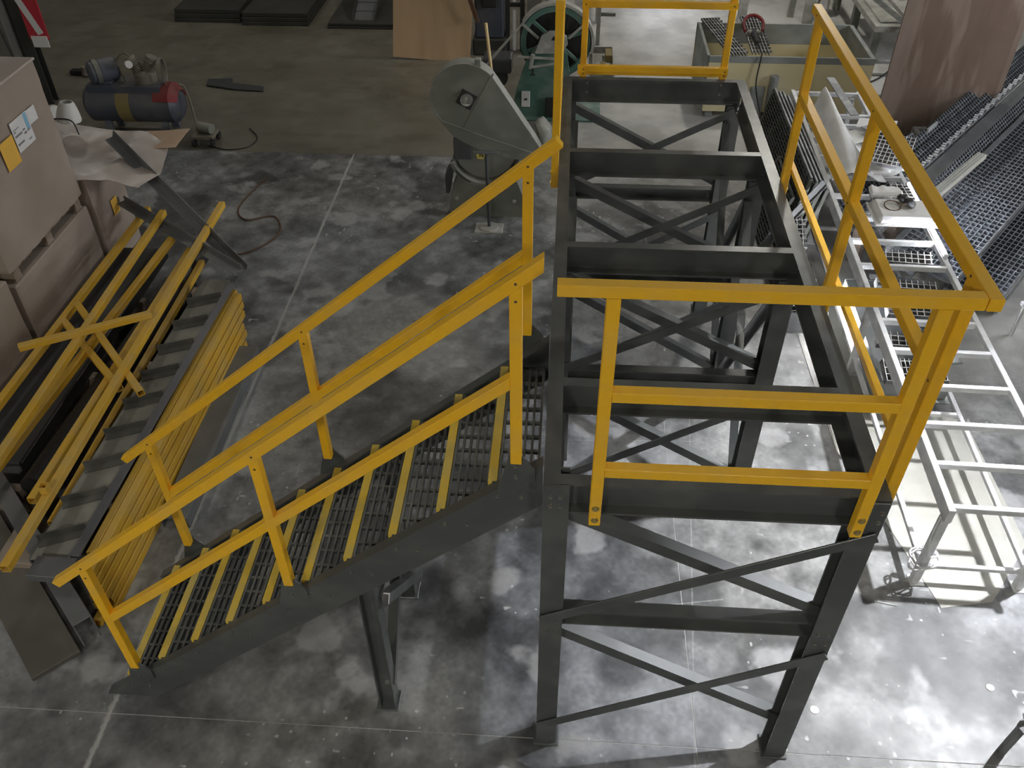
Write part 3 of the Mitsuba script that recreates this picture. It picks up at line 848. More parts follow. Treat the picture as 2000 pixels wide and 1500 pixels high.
part(cp, 'platform_plate', cbox(-6.12, -5.16, ty - .16, ty + .18, .655, .675, .004), 'tank_blue')
part(cp, 'platform_apron', cbox(-6.12, -5.16, ty - .165, ty - .15, .56, .675, .004), 'tank_blue')
part(cp, 'motor', lathe([(0, -.19), (.10, -.19), (.135, -.16), (.14, -.05), (.145, -.05), (.145, .14), (.12, .17), (0, .18)], (-5.90, ty, .82), (.75, .62, 0), 32), 'motor_blue', smooth=35)
part(cp, 'motor_band', lathe([(.147, -.12), (.150, -.12), (.150, -.06), (.147, -.06)], (-5.90, ty, .82), (.75, .62, 0), 32), 'stringer_grey')
part(cp, 'motor_foot', cbox(-6.0, -5.8, ty - .1, ty + .1, .675, .70), 'motor_blue')
part(cp, 'pump_case', lathe([(0, 0), (.13, 0), (.14, .04), (.14, .12), (.10, .16), (0, .16)], (-5.38, ty + .02, .675), (0, 0, 1), 24), 'pump_grey', smooth=35)
for k, (dx, dy, tilt) in enumerate(((-.10, 0, -.5), (.10, .02, .5))):
    b0 = V(-5.38 + dx * .5, ty + dy, .80)
    ax = V(tilt, .1, 1)
    prof = [(0, 0)]
    for f in range(6):
        prof += [(.062, .02 + f * .025), (.085, .022 + f * .025), (.085, .032 + f * .025), (.062, .034 + f * .025)]
    prof += [(.07, .18), (.07, .21), (0, .215)]
    part(cp, 'cylinder', lathe(prof, b0, ax, 20), 'pump_grey')
part(cp, 'flywheel', lathe([(.15, -.02), (.165, -.025), (.165, .025), (.15, .02), (.15, -.02)], (-5.16, ty + .05, .80), (1, .2, 0), 28), 'pump_grey', smooth=35)
part(cp, 'air_filter', cyl((-5.52, ty - .08, .93), (-5.47, ty - .14, .95), .045), 'white_plastic', smooth=40)
part(cp, 'pipe', wire([(-5.48, ty, .98), (-5.6, ty + .05, 1.02), (-5.72, ty + .05, .92), (-5.66, ty, .68)], .012), 'pump_grey', smooth=True)
for x in (-5.98, -5.22):
    for y in (-.17, .17):
        part(cp, 'foot', hexa([(x - .05, ty + y - .025, 0), (x + .05, ty + y - .025, 0), (x + .05, ty + y + .025, 0), (x - .05, ty + y + .025, 0)],
                              [(x - .04, ty + y * .7 - .02, .24), (x + .04, ty + y * .7 - .02, .24), (x + .04, ty + y * .7 + .02, .24), (x - .04, ty + y * .7 + .02, .24)]), 'motor_blue')
tr_ = thing('small_trolley', 'small dusty wheeled trolley with a bent handle beside the compressor', 'trolley')
part(tr_, 'deck', cbox(-4.78, -4.50, 7.70, 7.95, .10, .14, .005), 'pump_grey')
part(tr_, 'motor', cyl((-4.72, 7.85, .21), (-4.52, 7.78, .21), .065), 'stringer_grey', smooth=40)
for q in ((-4.76, 7.70), (-4.52, 7.70), (-4.52, 7.94), (-4.76, 7.94)):
    part(tr_, 'wheel', cyl((q[0] - .015, q[1], .055), (q[0] + .015, q[1], .055), .055), 'black_plastic', smooth=40)
part(tr_, 'handle', wire([(-4.76, 7.9, .13), (-4.82, 8.02, .45), (-4.9, 8.12, .62), (-4.96, 8.1, .66)], .012), 'pump_grey', smooth=True)
single('cable', wire([(-4.6, 7.72, .012), (-4.3, 7.62, .01), (-4.06, 7.72, .01), (-4.02, 7.98, .01), (-4.2, 8.25, .01)], .007), 'black_plastic', 'thin black cable curling on the brown floor by the trolley', 'cable', smooth=True)
single('cable', wire([(-3.6, 6.9, .01), (-3.72, 6.2, .01), (-3.55, 5.9, .012), (-3.25, 6.0, .01), (-3.1, 5.6, .01), (-3.4, 5.2, .01), (-3.75, 5.4, .01)], .008), 'rust', 'dull red cable looping on the floor behind the leaning angle bar', 'cable', smooth=True)
single('rag', crumpled([(-5.3, 9.85), (-4.95, 9.9), (-4.9, 9.72), (-4.4, 9.62), (-4.36, 9.46), (-4.8, 9.5), (-5.25, 9.62)], .012, .008, 4, t=.012), 'dark_grey', 'flat dark rag lying on the brown floor', 'rag', smooth=30)
mat('dark_stack', dusty((.035, .036, .032), (.07, .068, .058), .4, 3, .3), .75, .3)
for (x0, x1, y0, y1, h, lb) in ((-6.70, -5.55, 12.30, 14.6, .22, 'widest dark panel stack by the back joint, leftmost of three'), (-5.50, -4.36, 12.2, 14.6, .21, 'dark panel stack in the middle of three by the back joint'),
                                (-4.02, -2.72, 12.12, 14.0, .09, 'low dark panel stack, rightmost of three by the back joint')):
    t = thing('board_stack', lb, 'boards', 'dark stacks at the back')
    n = 3 if h > .1 else 2
    for k in range(n):
        j = .012 * ((k * 7) % 3)
        part(t, 'panel', cbox(x0 + j, x1 - j * .5, y0 + j, y1, h * k / n, h * (k + 1) / n - .006, .005), 'dark_stack')
t = thing('step_stack', 'dark grey stack of nested step treads on the low dark panels', 'treads')
for k in range(5):
    y = 12.45 + k * .2
    part(t, 'tread', place(cbox(-.19, .19, -.13, .13, 0, .03, .004), (-3.42, y, .10 + k * .085), (1, 0, 0), unit((0, 1, .35))), 'slate_grey')
for x in (-3.61, -3.23):
    part(t, 'side', hexa([(x - .01, 12.25, .095), (x + .01, 12.25, .095), (x + .01, 13.5, .095), (x - .01, 13.5, .095)], [(x - .01, 12.3, .16), (x + .01, 12.3, .16), (x + .01, 13.5, .6), (x - .01, 13.5, .6)]), 'dark_stack')
mat('cabinet_grey', dusty((.14, .135, .12), (.2, .19, .16), .4, 3, .2), .6, .3)
cb = thing('control_cabinet', 'grey control cabinet with a red stop button behind the carton', 'cabinet')
part(cb, 'body', cbox(-8.0, -7.42, 8.75, 9.1, .3, 2.0, .01), 'cabinet_grey')
part(cb, 'plinth', cbox(-7.96, -7.46, 8.8, 9.08, 0, .3, .01), 'dark_grey')
part(cb, 'stop_button', lathe([(0, 0), (.03, 0), (.03, .03), (.055, .035), (.05, .06), (0, .07)], (-7.50, 8.75, 1.30), (0, -1, 0), 20), 'red_paint', label='red stop button', smooth=40)
part(cb, 'cable', wire([(-7.5, 8.73, 1.24), (-7.47, 8.72, .95), (-7.44, 8.72, .7), (-7.43, 8.74, .4)], .008), 'black_plastic', smooth=True)
single('steel_column', bar(iprof(.16, .16, .012), (-7.30, 8.98, 0), (-7.30, 8.98, ZC - .02), up=(0, 1, 0)), 'dark_stack', 'dark steel column beside the control cabinet', 'column')
sgn = thing('warning_board', 'red and white striped board hanging on the dark column', 'sign')
part(sgn, 'board', cbox(-7.2, -6.93, 8.86, 8.88, .92, 1.5, .003), 'sign_red')
q = place(rawbox(-.045, .045, -.24, .24, 0, .002), (-7.10, 8.858, 1.22), unit((1, 0, .35)), unit((-.35, 0, 1)), (0, -1, 0))
part(sgn, 'stripe', q, 'paper_white', label='white diagonal stripe')
part(sgn, 'tag', cbox(-7.17, -6.95, 8.845, 8.858, .82, .97, .002), 'paper_white', label='cream tag')
t = thing('floor_tool', 'dark hand tool with a pale knob lying behind the compressor', 'tool')
part(t, 'body', cbox(-7.45, -6.95, 9.92, 10.04, .0, .07, .01), 'black_plastic')
part(t, 'knob', cyl((-7.2, 9.9, .03), (-7.17, 9.9, .15), .05), 'pump_grey', smooth=40)

# ------------------------------------------------------------------ back: saws
mat('saw_grey', dusty((.115, .12, .100), (.40, .395, .36), .18, 4, .95), .42, .45)
mat('pale_dust', dusty((.34, .335, .30), (.48, .47, .43), .5, 8, .3), .8, .2)
mat('saw_green', dusty((.055, .125, .100), (.22, .27, .235), .5, 6, .45), .5, .4)
mat('dusty_metal', dusty((.24, .24, .215), (.42, .41, .37), .6, 8, .3), .75, .3)
mat('bright_steel', (.5, .5, .48), .25, .5, .9)
mat('wood_pole', (.55, .42, .20), .5, .4)
mat('safety_label', (.45, .36, .08), .6, .3)
s1_ = thing('grey_saw', 'grey cutting machine with a teardrop blade guard on a curved pedestal', 'machine')
cx, cz, r = -1.012, 1.385, .372
pts = [(cx + r * math.cos(a), cz + r * math.sin(a)) for a in np.linspace(math.radians(42), math.radians(222), 40)]
pts += [(-1.17, .98), (-1.0, .88), (-.82, .80), (-.55, .735), (-.30, .70), (-.19, .705), (-.165, .76), (-.30, .97)]


def front(poly, y0, y1, holes=()):
    """A shape drawn in x and z, standing upright from y0 (front) to y1."""
    m = prism(poly, y1 - y0, holes)
    return place(m, (0, y1, 0), (1, 0, 0), (0, 0, 1), (0, -1, 0))


part(s1_, 'blade_guard', front(pts, 6.13, 6.30), 'saw_grey')
part(s1_, 'guard_rim', front(pts[:40] + [(-.165, .76), (-.19, .74)] + [(cx + (r - .02) * math.cos(a), cz + (r - .02) * math.sin(a)) for a in np.linspace(math.radians(222), math.radians(42), 40)], 6.122, 6.131), 'saw_grey')
part(s1_, 'guard_rib', bar(sq(.02, .008, .002), (-.72, 6.127, 1.66), (-1.03, 6.127, 1.08), up=(0, -1, 0)), 'saw_grey')
part(s1_, 'guard_tab', cbox(-.905, -.845, 6.13, 6.2, 1.72, 1.80, .004), 'saw_grey')
part(s1_, 'hub_plate', place(cbox(-.085, .085, -.085, .085, 0, .008, .002), (cx + .01, 6.128, cz), unit((1, 0, -.55)), unit((.55, 0, 1)), (0, -1, 0)), 'black_plastic')
part(s1_, 'hub', lathe([(.068, 0), (.068, .012), (.062, .03), (.056, .03), (.054, .006), (.022, .006), (.02, .035), (0, .038)], (cx + .01, 6.122, cz), (0, -1, 0), 32), 'bright_steel', smooth=35)
part(s1_, 'body_drum', lathe([(0, -.01), (.325, 0), (.34, .02), (.34, .28), (0, .28)], (-.825, 6.17, .80), (0, 1, 0), 48), 'saw_grey', smooth=35)
part(s1_, 'motor_block', cbox(-1.165, -.97, 6.135, 6.17, .70, .95, .01), 'dark_grey')
part(s1_, 'rating_plate', place(prism([(-.035, -.05), (.03, -.05), (.05, 0), (.03, .05), (-.035, .05), (-.05, 0)], .004), (-.875, 6.158, .755), (1, 0, 0), (0, 0, 1), (0, -1, 0)), 'safety_label', label='small yellow rating plate')
part(s1_, 'rating_mark', place(meshkit.text_mesh('N', .05, .002, True), (-.893, 6.154, .73), (1, 0, 0), (0, 0, 1), (0, -1, 0)), 'black_plastic')
cr = [(-.825 + .375 * math.cos(a), .80 + .375 * math.sin(a)) for a in np.linspace(math.radians(200), math.radians(340), 24)]
ped = [(-1.235, 0), (-.40, 0), (-.395, .12), (-.42, .28), (-.47, .42), (-.52, .55), (-.50, .64), (-.455, .69)] + cr[::-1] + [(-1.19, .69), (-1.15, .64), (-1.12, .55), (-1.16, .42), (-1.22, .28), (-1.245, .12)]
part(s1_, 'pedestal', front(ped, 6.15, 6.50), 'saw_grey')
lipc = cr[::-1] + [(-.825 + .415 * math.cos(a), .80 + .415 * math.sin(a)) for a in np.linspace(math.radians(200), math.radians(340), 24)]
part(s1_, 'cradle_lip', front(lipc[::-1] if False else lipc, 6.12, 6.152), 'saw_grey')
for (a0, a1) in ((215, 245), (290, 318)):
    sl = [(-.825 + .40 * math.cos(a), .80 + .40 * math.sin(a)) for a in np.linspace(math.radians(a0), math.radians(a1), 8)] + [(-.825 + .388 * math.cos(a), .80 + .388 * math.sin(a)) for a in np.linspace(math.radians(a1), math.radians(a0), 8)]
    part(s1_, 'cradle_slot', front(sl[::-1], 6.117, 6.121), 'black_plastic')
for x, z in ((-1.16, .22), (-.51, .20), (-.56, .54)):
    part(s1_, 'bolt', bolt((x, 6.15, z), (0, -1, 0), .018, .02), 'dusty_metal')
part(s1_, 'pedestal_side', front([(-1.26, .20), (-1.22, .42), (-1.12, .64), (-1.17, .64), (-1.30, .42), (-1.30, .2)], 6.30, 6.5), 'dark_grey')
single('dust_bag', (lambda m: trimesh.Trimesh(m.vertices + (meshkit.fbm(np.asarray(m.vertices) * 14, 3)[:, None] - .5) * .10, m.faces, process=False))(lathe([(0, 0), (.05, .01), (.085, .08), (.09, .17), (.07, .26), (.03, .31), (0, .32)], (-.15, 6.36, .78), (-.35, .1, 1), 24)),
       'stringer_grey', 'crumpled grey dusty cloth hung over the tip of the grey saw guard', 'cloth', smooth=40)
ts = thing('pipe_stand', 'small T-topped roller stand on a square plate in front of the grey saw', 'stand')
part(ts, 'base_plate', cbox(-.93, -.62, 5.775, 5.98, 0, .02, .004), 'pale_dust')
part(ts, 'base_disc', lathe([(.105, 0), (.10, .012), (.03, .018), (0, .018)], (-.775, 5.88, .02), (0, 0, 1), 32), 'pale_dust', smooth=30)
part(ts, 'rod', cyl((-.775, 5.88, .03), (-.785, 5.86, .92), .017), 'dark_grey', smooth=40)
part(ts, 'cross_bar', cbox(-.925, -.65, 5.845, 5.875, .915, .945, .006), 'slate_grey')

s2 = thing('green_saw', 'dusty green band saw with a big spoked wheel and the number 1 on its frame', 'machine')
GY = 8.95
wc = V(-.14, GY - .02, .985)


def ring(c, ro, ri, y0, y1, a0=0, a1=360, n=56):
    aa = np.linspace(math.radians(a0), math.radians(a1), n)
    if a1 - a0 >= 360:
        aa = aa[:-1]
        return front([(c[0] + ro * math.cos(a), c[2] + ro * math.sin(a)) for a in aa], y0, y1, [[(c[0] + ri * math.cos(a), c[2] + ri * math.sin(a)) for a in aa]])
    return front([(c[0] + ro * math.cos(a), c[2] + ro * math.sin(a)) for a in aa] + [(c[0] + ri * math.cos(a), c[2] + ri * math.sin(a)) for a in aa[::-1]], y0, y1)


part(s2, 'wheel_rim', ring(wc, .455, .385, GY - .03, GY + .05), 'saw_green')
part(s2, 'band', ring(wc, .468, .456, GY - .02, GY + .04), 'black_plastic')
for k in range(6):
    a = math.radians(20 + 60 * k)
    d = V(math.cos(a), 0, math.sin(a))
    part(s2, 'spoke', bar(sq(.05, .035, .008), wc + d * .06 + V(0, .03, 0), wc + d * .40 + V(0, .03, 0), up=(0, -1, 0)), 'saw_green')
part(s2, 'back_guard', front([(wc[0] + .46 * math.cos(a), wc[2] + .46 * math.sin(a)) for a in np.linspace(0, 2 * math.pi, 48)[:-1]], GY + .08, GY + .095), 'black_plastic')
part(s2, 'wheel_hub', cyl(wc + V(0, .07, 0), wc + V(0, -.06, 0), .07, .055), 'dusty_metal', smooth=35)
part(s2, 'guard_arc', ring(wc, .505, .47, GY - .06, GY + .07, -15, 150), 'dusty_metal')
part(s2, 'guard_arc', front([(-.575, 1.22), (-.545, 1.24), (-1.06, .64), (-1.08, .66)], GY - .06, GY + .02), 'dusty_metal')
part(s2, 'guard_arm', bar(sq(.035, .02, .004), (-.575, GY - .05, 1.22), (-.36, GY - .05, 1.04), up=(0, -1, 0)), 'dusty_metal')
part(s2, 'guard_arm', bar(sq(.035, .02, .004), (.03, GY - .05, 1.05), (.27, GY - .05, 1.27), up=(0, -1, 0)), 'dusty_metal')
fr = [(-.72, 0), (.04, 0), (.06, .3), (.06, .62), (.02, .86), (-.04, .98), (-.16, 1.06), (-.28, 1.04), (-.40, .95), (-.50, .80), (-.58, .60), (-.66, .32)]
part(s2, 'frame', front(fr, GY - .16, GY - .065), 'saw_green')
cover = [(-.40, .90), (-.06, .90), (.02, 1.02), (0, 1.12), (-.08, 1.18), (-.22, 1.18), (-.32, 1.12)]
part(s2, 'hub_cover', front(cover, GY - .20, GY - .15, [[(-.20, 1.06), (-.06, 1.06), (-.06, 1.12), (-.17, 1.12)]]), 'dusty_metal')
part(s2, 'hub_cover_glass', front([(-.20, 1.06), (-.06, 1.06), (-.06, 1.12), (-.17, 1.12)], GY - .165, GY - .155), 'black_plastic')
part(s2, 'arm', bar(sq(.03, .03, .005), (-.62, GY - .22, .86), (-.10, GY - .22, .84)), 'dusty_metal')
part(s2, 'clamp', bar(sq(.05, .05, .01), (-.46, GY - .24, .72), (-.42, GY - .24, .90), up=(0, -1, 0)), 'dusty_metal')
part(s2, 'lever', bar(sq(.035, .03, .006), (-.44, GY - .25, .74), (-.14, GY - .25, .79)), 'dusty_metal')
part(s2, 'switch_box', cbox(-.575, -.46, GY - .20, GY - .158, .175, .385, .006), 'white_plastic', label='white switch box')
part(s2, 'switch_key', cbox(-.535, -.495, GY - .206, GY - .199, .27, .30, .003), 'dark_grey')
part(s2, 'number', place(meshkit.text_mesh('1', .095, .003, True), (-.475, GY - .161, .60), (1, 0, 0), (0, 0, 1), (0, -1, 0)), 'black_plastic', label='black painted number 1')
part(s2, 'terminal_box', cbox(-.25, -.02, GY - .21, GY - .158, .06, .30, .006), 'black_plastic')
part(s2, 'base', cbox(-.80, .50, GY - .25, GY + .35, 0, .03, .006), 'saw_green')
part(s2, 'pulley_guard', cyl((-.94, GY + .3, .45), (-.90, GY + .1, .45), .13), 'dark_grey', smooth=35)
part(s2, 'motor', cbox(-1.1, -.72, GY - .02, GY + .30, .55, .75, .02), 'dark_grey')
single('broom_pole', cyl((-.66, 6.82, .0), (-.87, 7.05, 1.85), .018), 'wood_pole', 'pale yellow wooden pole leaning behind the grey saw', 'pole', smooth=40)
# dust pan boxes beside the green saw
t = thing('offcut_box', 'open dusty cardboard box with yellow strips beside the green saw wheel', 'box')
part(t, 'tray', cat([cbox(.40, .72, 10.25, 11.2, 0, .02), cbox(.40, .415, 10.25, 11.2, .0, .12), cbox(.705, .72, 10.25, 11.2, 0, .12), cbox(.4, .72, 10.25, 10.265, 0, .12), cbox(.4, .72, 11.185, 11.2, 0, .12)]), 'dusty_metal')
part(t, 'strip', cbox(.52, .60, 10.3, 10.55, .021, .13, .004), 'label_yellow')
part(t, 'strip', cbox(.60, .70, 10.8, 11.1, .021, .13, .004), 'label_yellow')
t = thing('narrow_table', 'narrow dusty saw table on legs right of the green wheel', 'table')
part(t, 'top', cbox(.42, .68, 11.5, 13.8, .62, .68, .008), 'dusty_metal')
for y in (11.6, 12.6, 13.7):
    part(t, 'leg', cbox(.46, .52, y - .03, y + .03, 0, .62, .005), 'dusty_metal')
    part(t, 'bracket', cbox(.52, .75, y - .02, y + .02, .45, .50, .005), 'stringer_grey')

# ------------------------------------------------------------------ back: plywood, racks
mat('plywood', {**mikit.proc(lambda p, n, uv: mikit.mix((.40, .265, .15), (.52, .37, .23), mikit.fbm(p.x * 9, p.y * 2, p.z * .9, 3)) * (.85 + .25 * mikit.noise(p.x * 2, 3, p.z * .6)))}, .7, .25)
q = place(cbox(-.6, .6, -.0, .02, 0, 2.1, .003), (-2.09, 10.82, .0), unit((1, 0, -.07)), unit((0, 1, -.10)), unit((.075, .12, 1)))
single('plywood_sheet', q, 'plywood', 'tall light brown plywood sheet leaning behind the grey saw', 'board')
single('wood_strut', bar(sq(.06, .04, .004), (-1.62, 10.72, 1.5), (-1.34, 10.72, .62), up=(0, -1, 0)), 'rust', 'short brown wooden strut leaning against the plywood sheet', 'strut')
dm = thing('dark_machine', 'dark blue machine in the shade right of the plywood with an orange knob', 'machine')
part(dm, 'body', cbox(-1.42, -.98, 11.1, 11.7, .25, 1.3, .02), 'tank_blue')
part(dm, 'base', cbox(-1.46, -.94, 11.05, 11.75, 0, .25, .02), 'dark_stack')
part(dm, 'arm', cbox(-1.30, -1.06, 10.95, 11.1, .75, .95, .02), 'black_plastic')
part(dm, 'knob', lathe([(0, 0), (.05, 0), (.055, .03), (.05, .08), (0, .09)], (-1.10, 11.09, .98), (0, -1, 0), 20), 'red_paint', label='orange red knob', smooth=40)
rk = thing('profile_rack', 'dark upright rack holding pale strips behind the pole', 'rack')
for k, x in enumerate((-.93, -.70)):
    part(rk, 'post', bar(sq(.07, .07, .004), (x, 11.3, 0), (x, 11.3, 1.9), up=(0, 1, 0)), 'dark_stack')
part(rk, 'strip', cbox(-.85, -.80, 11.28, 11.32, .0, .62, .004), 'paper_white')
part(rk, 'strip', cbox(-.85, -.80, 11.28, 11.32, .74, 1.9, .004), 'paper_white')
for z in (.68, 1.4):
    part(rk, 'cross_piece', cbox(-.965, -.66, 11.33, 11.37, z - .03, z + .03, .004), 'dark_stack')
single('white_board', cbox(-.62, -.40, 11.2, 11.24, .0, 1.9, .004), 'cabinet_grey', 'pale upright board behind the green wheel', 'board')
single('grey_post', cbox(-.34, -.24, 11.2, 11.3, .0, 2.2, .006), 'stringer_grey', 'grey upright post beside the pale board', 'post')

# ------------------------------------------------------------------ back: mould box with gratings and a grinder
mat('mould_cream', dusty((.58, .51, .31), (.58, .54, .42), .5, 3, .2), .6, .4)
mat('mould_grey', dusty((.20, .215, .21), (.34, .35, .34), .6, 4, .3), .55, .4)
mb = thing('mould_box', 'long open grey and cream fibreglass mould box behind the frame table', 'box')
bx0, bx1, by0, by1, bz = 1.875, 4.0, 8.92, 10.2, .85
part(mb, 'front_wall', cbox(bx0, bx1, by0, by0 + .025, .10, bz - .085, .004), 'mould_cream')
part(mb, 'front_band', cbox(bx0, bx1, by0 - .004, by0 + .028, bz - .085, bz, .004), 'mould_grey')
part(mb, 'back_wall', cbox(bx0 - .04, bx1 - .04, by1 - .025, by1, .10, bz - .28, .004), 'mould_cream')
part(mb, 'back_band', cbox(bx0 - .04, bx1 - .04, by1 - .028, by1 + .002, bz - .28, bz, .004), 'mould_grey')
part(mb, 'end_wall', cbox(bx1 - .06, bx1, by0 + .026, by1 - .028, .10, bz, .004), 'mould_grey')
part(mb, 'end_wall', cbox(bx0 - .03, bx0 + .01, by0 + .028, by1 - .028, .10, bz, .004), 'mould_grey')
part(mb, 'bottom', cbox(bx0, bx1 - .06, by0 + .026, by1 - .028, .10, .13, .003), 'mould_cream')
for x in (bx0 + .1, 2.6, 3.3, bx1 - .12):
    for y in (by0 + .1, by1 - .12):
        part(mb, 'foot', cbox(x - .05, x + .05, y - .05, y + .05, 0, .1, .004), 'mould_grey')
part(mb, 'rib', cyl((2.75, by0 - .05, .0), (2.75, by0 - .05, .62), .055), 'mould_grey', smooth=40)
part(mb, 'rib', cbox(2.47, 2.66, by0 - .03, by0 + .0, .0, .46, .01), 'mould_grey')
for k, (p0, p1, w, lb) in enumerate((((1.90, 10.25), (2.13, 8.90), .25, 'white edged grating strip laid across the mould box, left one'), ((2.46, 10.36), (2.43, 8.98), .245, 'grating strip laid across the mould box under the grinder'))):
    a, b = V(p0[0], p0[1], bz + .003), V(p1[0], p1[1], bz + .003)
    d = unit(b - a)
    m = grate(np.linalg.norm(b - a), w, .118, .042, .009, .009, .034, .012)
    single('grating_strip', place(m, a, d, V(-d[1], d[0], 0)), 'grating_grey', lb, 'grating')
gr = thing('angle_grinder', 'grey angle grinder with a curved red handle lying on the grating strip', 'grinder')
gx, gy, gz = 2.52, 9.45, bz + .06
part(gr, 'body', place(lathe([(0, 0), (.035, 0), (.042, .03), (.042, .2), (.05, .22), (.05, .26), (0, .27)], (0, 0, 0), (0, 1, 0), 20), (gx, gy - .08, gz + .015)), 'dark_grey', smooth=40)
part(gr, 'grip', cbox(gx - .028, gx + .028, gy - .22, gy - .06, gz - .015, gz + .045, .015), 'dark_grey')
part(gr, 'head', cbox(gx - .09, gx + .09, gy + .10, gy + .18, gz - .02, gz + .05, .02), 'stringer_grey')
part(gr, 'handle', wire([(gx - .11, gy + .16, gz + .02), (gx - .13, gy + .26, gz + .10), (gx - .06, gy + .36, gz + .16), (gx + .05, gy + .37, gz + .16), (gx + .13, gy + .29, gz + .11), (gx + .12, gy + .17, gz + .03)], .022, 10), 'red_paint', label='curved red handle', smooth=True)
part(gr, 'cable', wire([(gx, gy - .21, gz + .01), (gx + .01, gy - .45, bz + .05), (gx + .01, by0 - .03, bz + .012), (gx + .0, by0 - .06, .5), (gx + .12, by0 - .10, .12), (gx + .18, by0 - .12, .01), (gx + .05, by0 - .18, .009)], .009), 'black_plastic', smooth=True)

# ------------------------------------------------------------------ back right: benches
bc = thing('work_bench', 'grey dusty steel work bench at the back right with a slanting beam across', 'bench')
zb_ = .55
c00, c10, c01 = V(4.60, 11.05, zb_), V(5.9, 11.05, zb_), V(4.62, 13.6, zb_)
part(bc, 'rail', cbox(4.60, 5.9, 11.05, 11.17, zb_ - .09, zb_, .005), 'dusty_metal')
part(bc, 'rail', cbox(4.60, 4.72, 11.17, 13.6, zb_ - .09, zb_, .005), 'dusty_metal')
part(bc, 'rail', cbox(4.72, 5.9, 12.0, 12.12, zb_ - .09, zb_, .005), 'dusty_metal')
part(bc, 'top_plate', cbox(4.70, 5.6, 11.2, 12.2, zb_, zb_ + .02, .004), 'dusty_metal')
for x, y in ((4.66, 11.11), (4.66, 12.3), (5.84, 11.11), (4.66, 13.5)):
    part(bc, 'leg', cbox(x - .055, x + .055, y - .055, y + .055, 0, zb_ - .09, .005), 'stringer_grey')
part(bc, 'beam', bar(sq(.12, .06, .005), (4.75, 12.7, zb_ + .34), (5.15, 10.35, zb_ + .06)), 'dusty_metal')
part(bc, 'machine_box', cbox(4.78, 5.5, 12.2, 12.9, zb_, zb_ + .22, .01), 'dusty_metal')
part(bc, 'machine_lid', cbox(4.82, 5.46, 12.24, 12.86, zb_ + .22, zb_ + .235, .004), 'paper_white')
for y, lb in ((9.75, 'dark flat bar on the floor behind the stained board, nearer one'), (10.55, 'dark flat bar on the floor behind the stained board, farther one')):
    single('floor_bar', cbox(4.15, 5.6, y - .03, y + .03, 0, .03, .004), 'stringer_grey', lb, 'bar')
single('cable', wire([(4.05, 10.0, .012), (4.45, 10.25, .012), (4.8, 10.6, .05), (5.1, 11.0, .3)], .011), 'black_plastic', 'black cable running from the mould box up to the work bench', 'cable', smooth=True)
for k, (x, y, w, lb) in enumerate(((3.80, 13.05, .10, 'pale upright of the machine far behind the mould box'), (4.02, 12.75, .16, 'wide pale upright plate far behind the mould box'), (2.93, 12.75, .15, 'pale upright plate far behind the left grating strip'))):
    single('upright_plate', cbox(x - w / 2, x + w / 2, y, y + .06, 0, 1.5, .005), 'dusty_metal', lb, 'post')
t = thing('stool', 'pale dusty stool behind the wide upright plate', 'stool')
part(t, 'seat', cyl((4.42, 13.2, .45), (4.42, 13.2, .49), .19), 'dusty_metal', smooth=35)
for k in range(3):
    a = 2.1 * k + .3
    part(t, 'leg', cyl((4.42 + .12 * math.cos(a), 13.2 + .12 * math.sin(a), .45), (4.42 + .2 * math.cos(a), 13.2 + .2 * math.sin(a), 0), .02), 'dusty_metal', smooth=40)


tube_lamp((1.25, 14.2, .75), (2.3, 14.2, .75), 'glaring tube lamp standing on a stand at the far end of the hall', .3)
single('lamp_stand', cat([cbox(1.76, 1.79, 14.19, 14.22, 0, .71), cbox(1.6, 1.95, 14.1, 14.3, 0, .02), cbox(1.24, 2.31, 14.18, 14.22, .69, .714)]), 'dark_grey', 'dark stand carrying the far tube lamp', 'stand')

# ------------------------------------------------------------------ right: big plywood panel, grating stacks
def panel_col(p, n, uv):
    s = mikit.fbm(p.x * 8.0, p.y * 1.0, p.z * .9 + 4, 4)
    w = mikit.smoothstep(.48, .56, mikit.fbm(p.x * 5 + 9, p.y, p.z * .7 + p.x, 4))
    c = mikit.mix((.14, .10, .078), (.26, .20, .165), s)
    return mikit.mix(c, (.10, .062, .045), w * .6)


mat('stained_board', mikit.proc(panel_col), .7, .25)
single('stained_tall_board', cbox(3.97, 5.40, 8.30, 8.33, 0, 2.9, .004), 'stained_board', 'tall water-stained pinkish brown board standing at the right', 'board')
mat('grating_blue', dusty((.07, .078, .088), (.20, .215, .24), .3, 9, .75), .5, .45)
mat('channel_dark', dusty((.075, .08, .083), (.14, .14, .14), .35, 5, .2), .45, .45)
D = unit((.612, .79, 0))
N = V(-D[1], D[0], 0)
Q0 = V(4.181, 5.027, 0)


def slab(s0, s1, t0, t1, z0, z1, mat_, label, pitch=.085, depth=.04, tip=0.0, band=0.0, rungs=.05, bw=.012):
    """A grating panel along D; s runs up-left across it, its height going from z0 to z1."""
    a = Q0 + N * s0 + D * t0 + V(0, 0, z0)
    Y = unit(N * (s1 - s0) + V(0, 0, z1 - z0))
    w = math.hypot(s1 - s0, z1 - z0)
    t = thing('floor_grating', label, 'grating', 'gratings stacked at the right')
    m = grate(t1 - t0, w, pitch, rungs, bw * 1.25, bw * .75, depth, tip)
    part(t, 'mesh', place(m, a - np.cross(D, Y) * depth, D, Y), mat_, kind='stuff')
    if band:
        part(t, 'edge_band', place(cbox(0, t1 - t0, w, w + band, 0, depth, .003), a - np.cross(D, Y) * depth, D, Y), 'channel_dark')
    part(t, 'edge_bar', place(cbox(0, t1 - t0, -.012, -.0, depth - .075, depth, .002), a - np.cross(D, Y) * depth, D, Y), 'channel_dark')
    return t


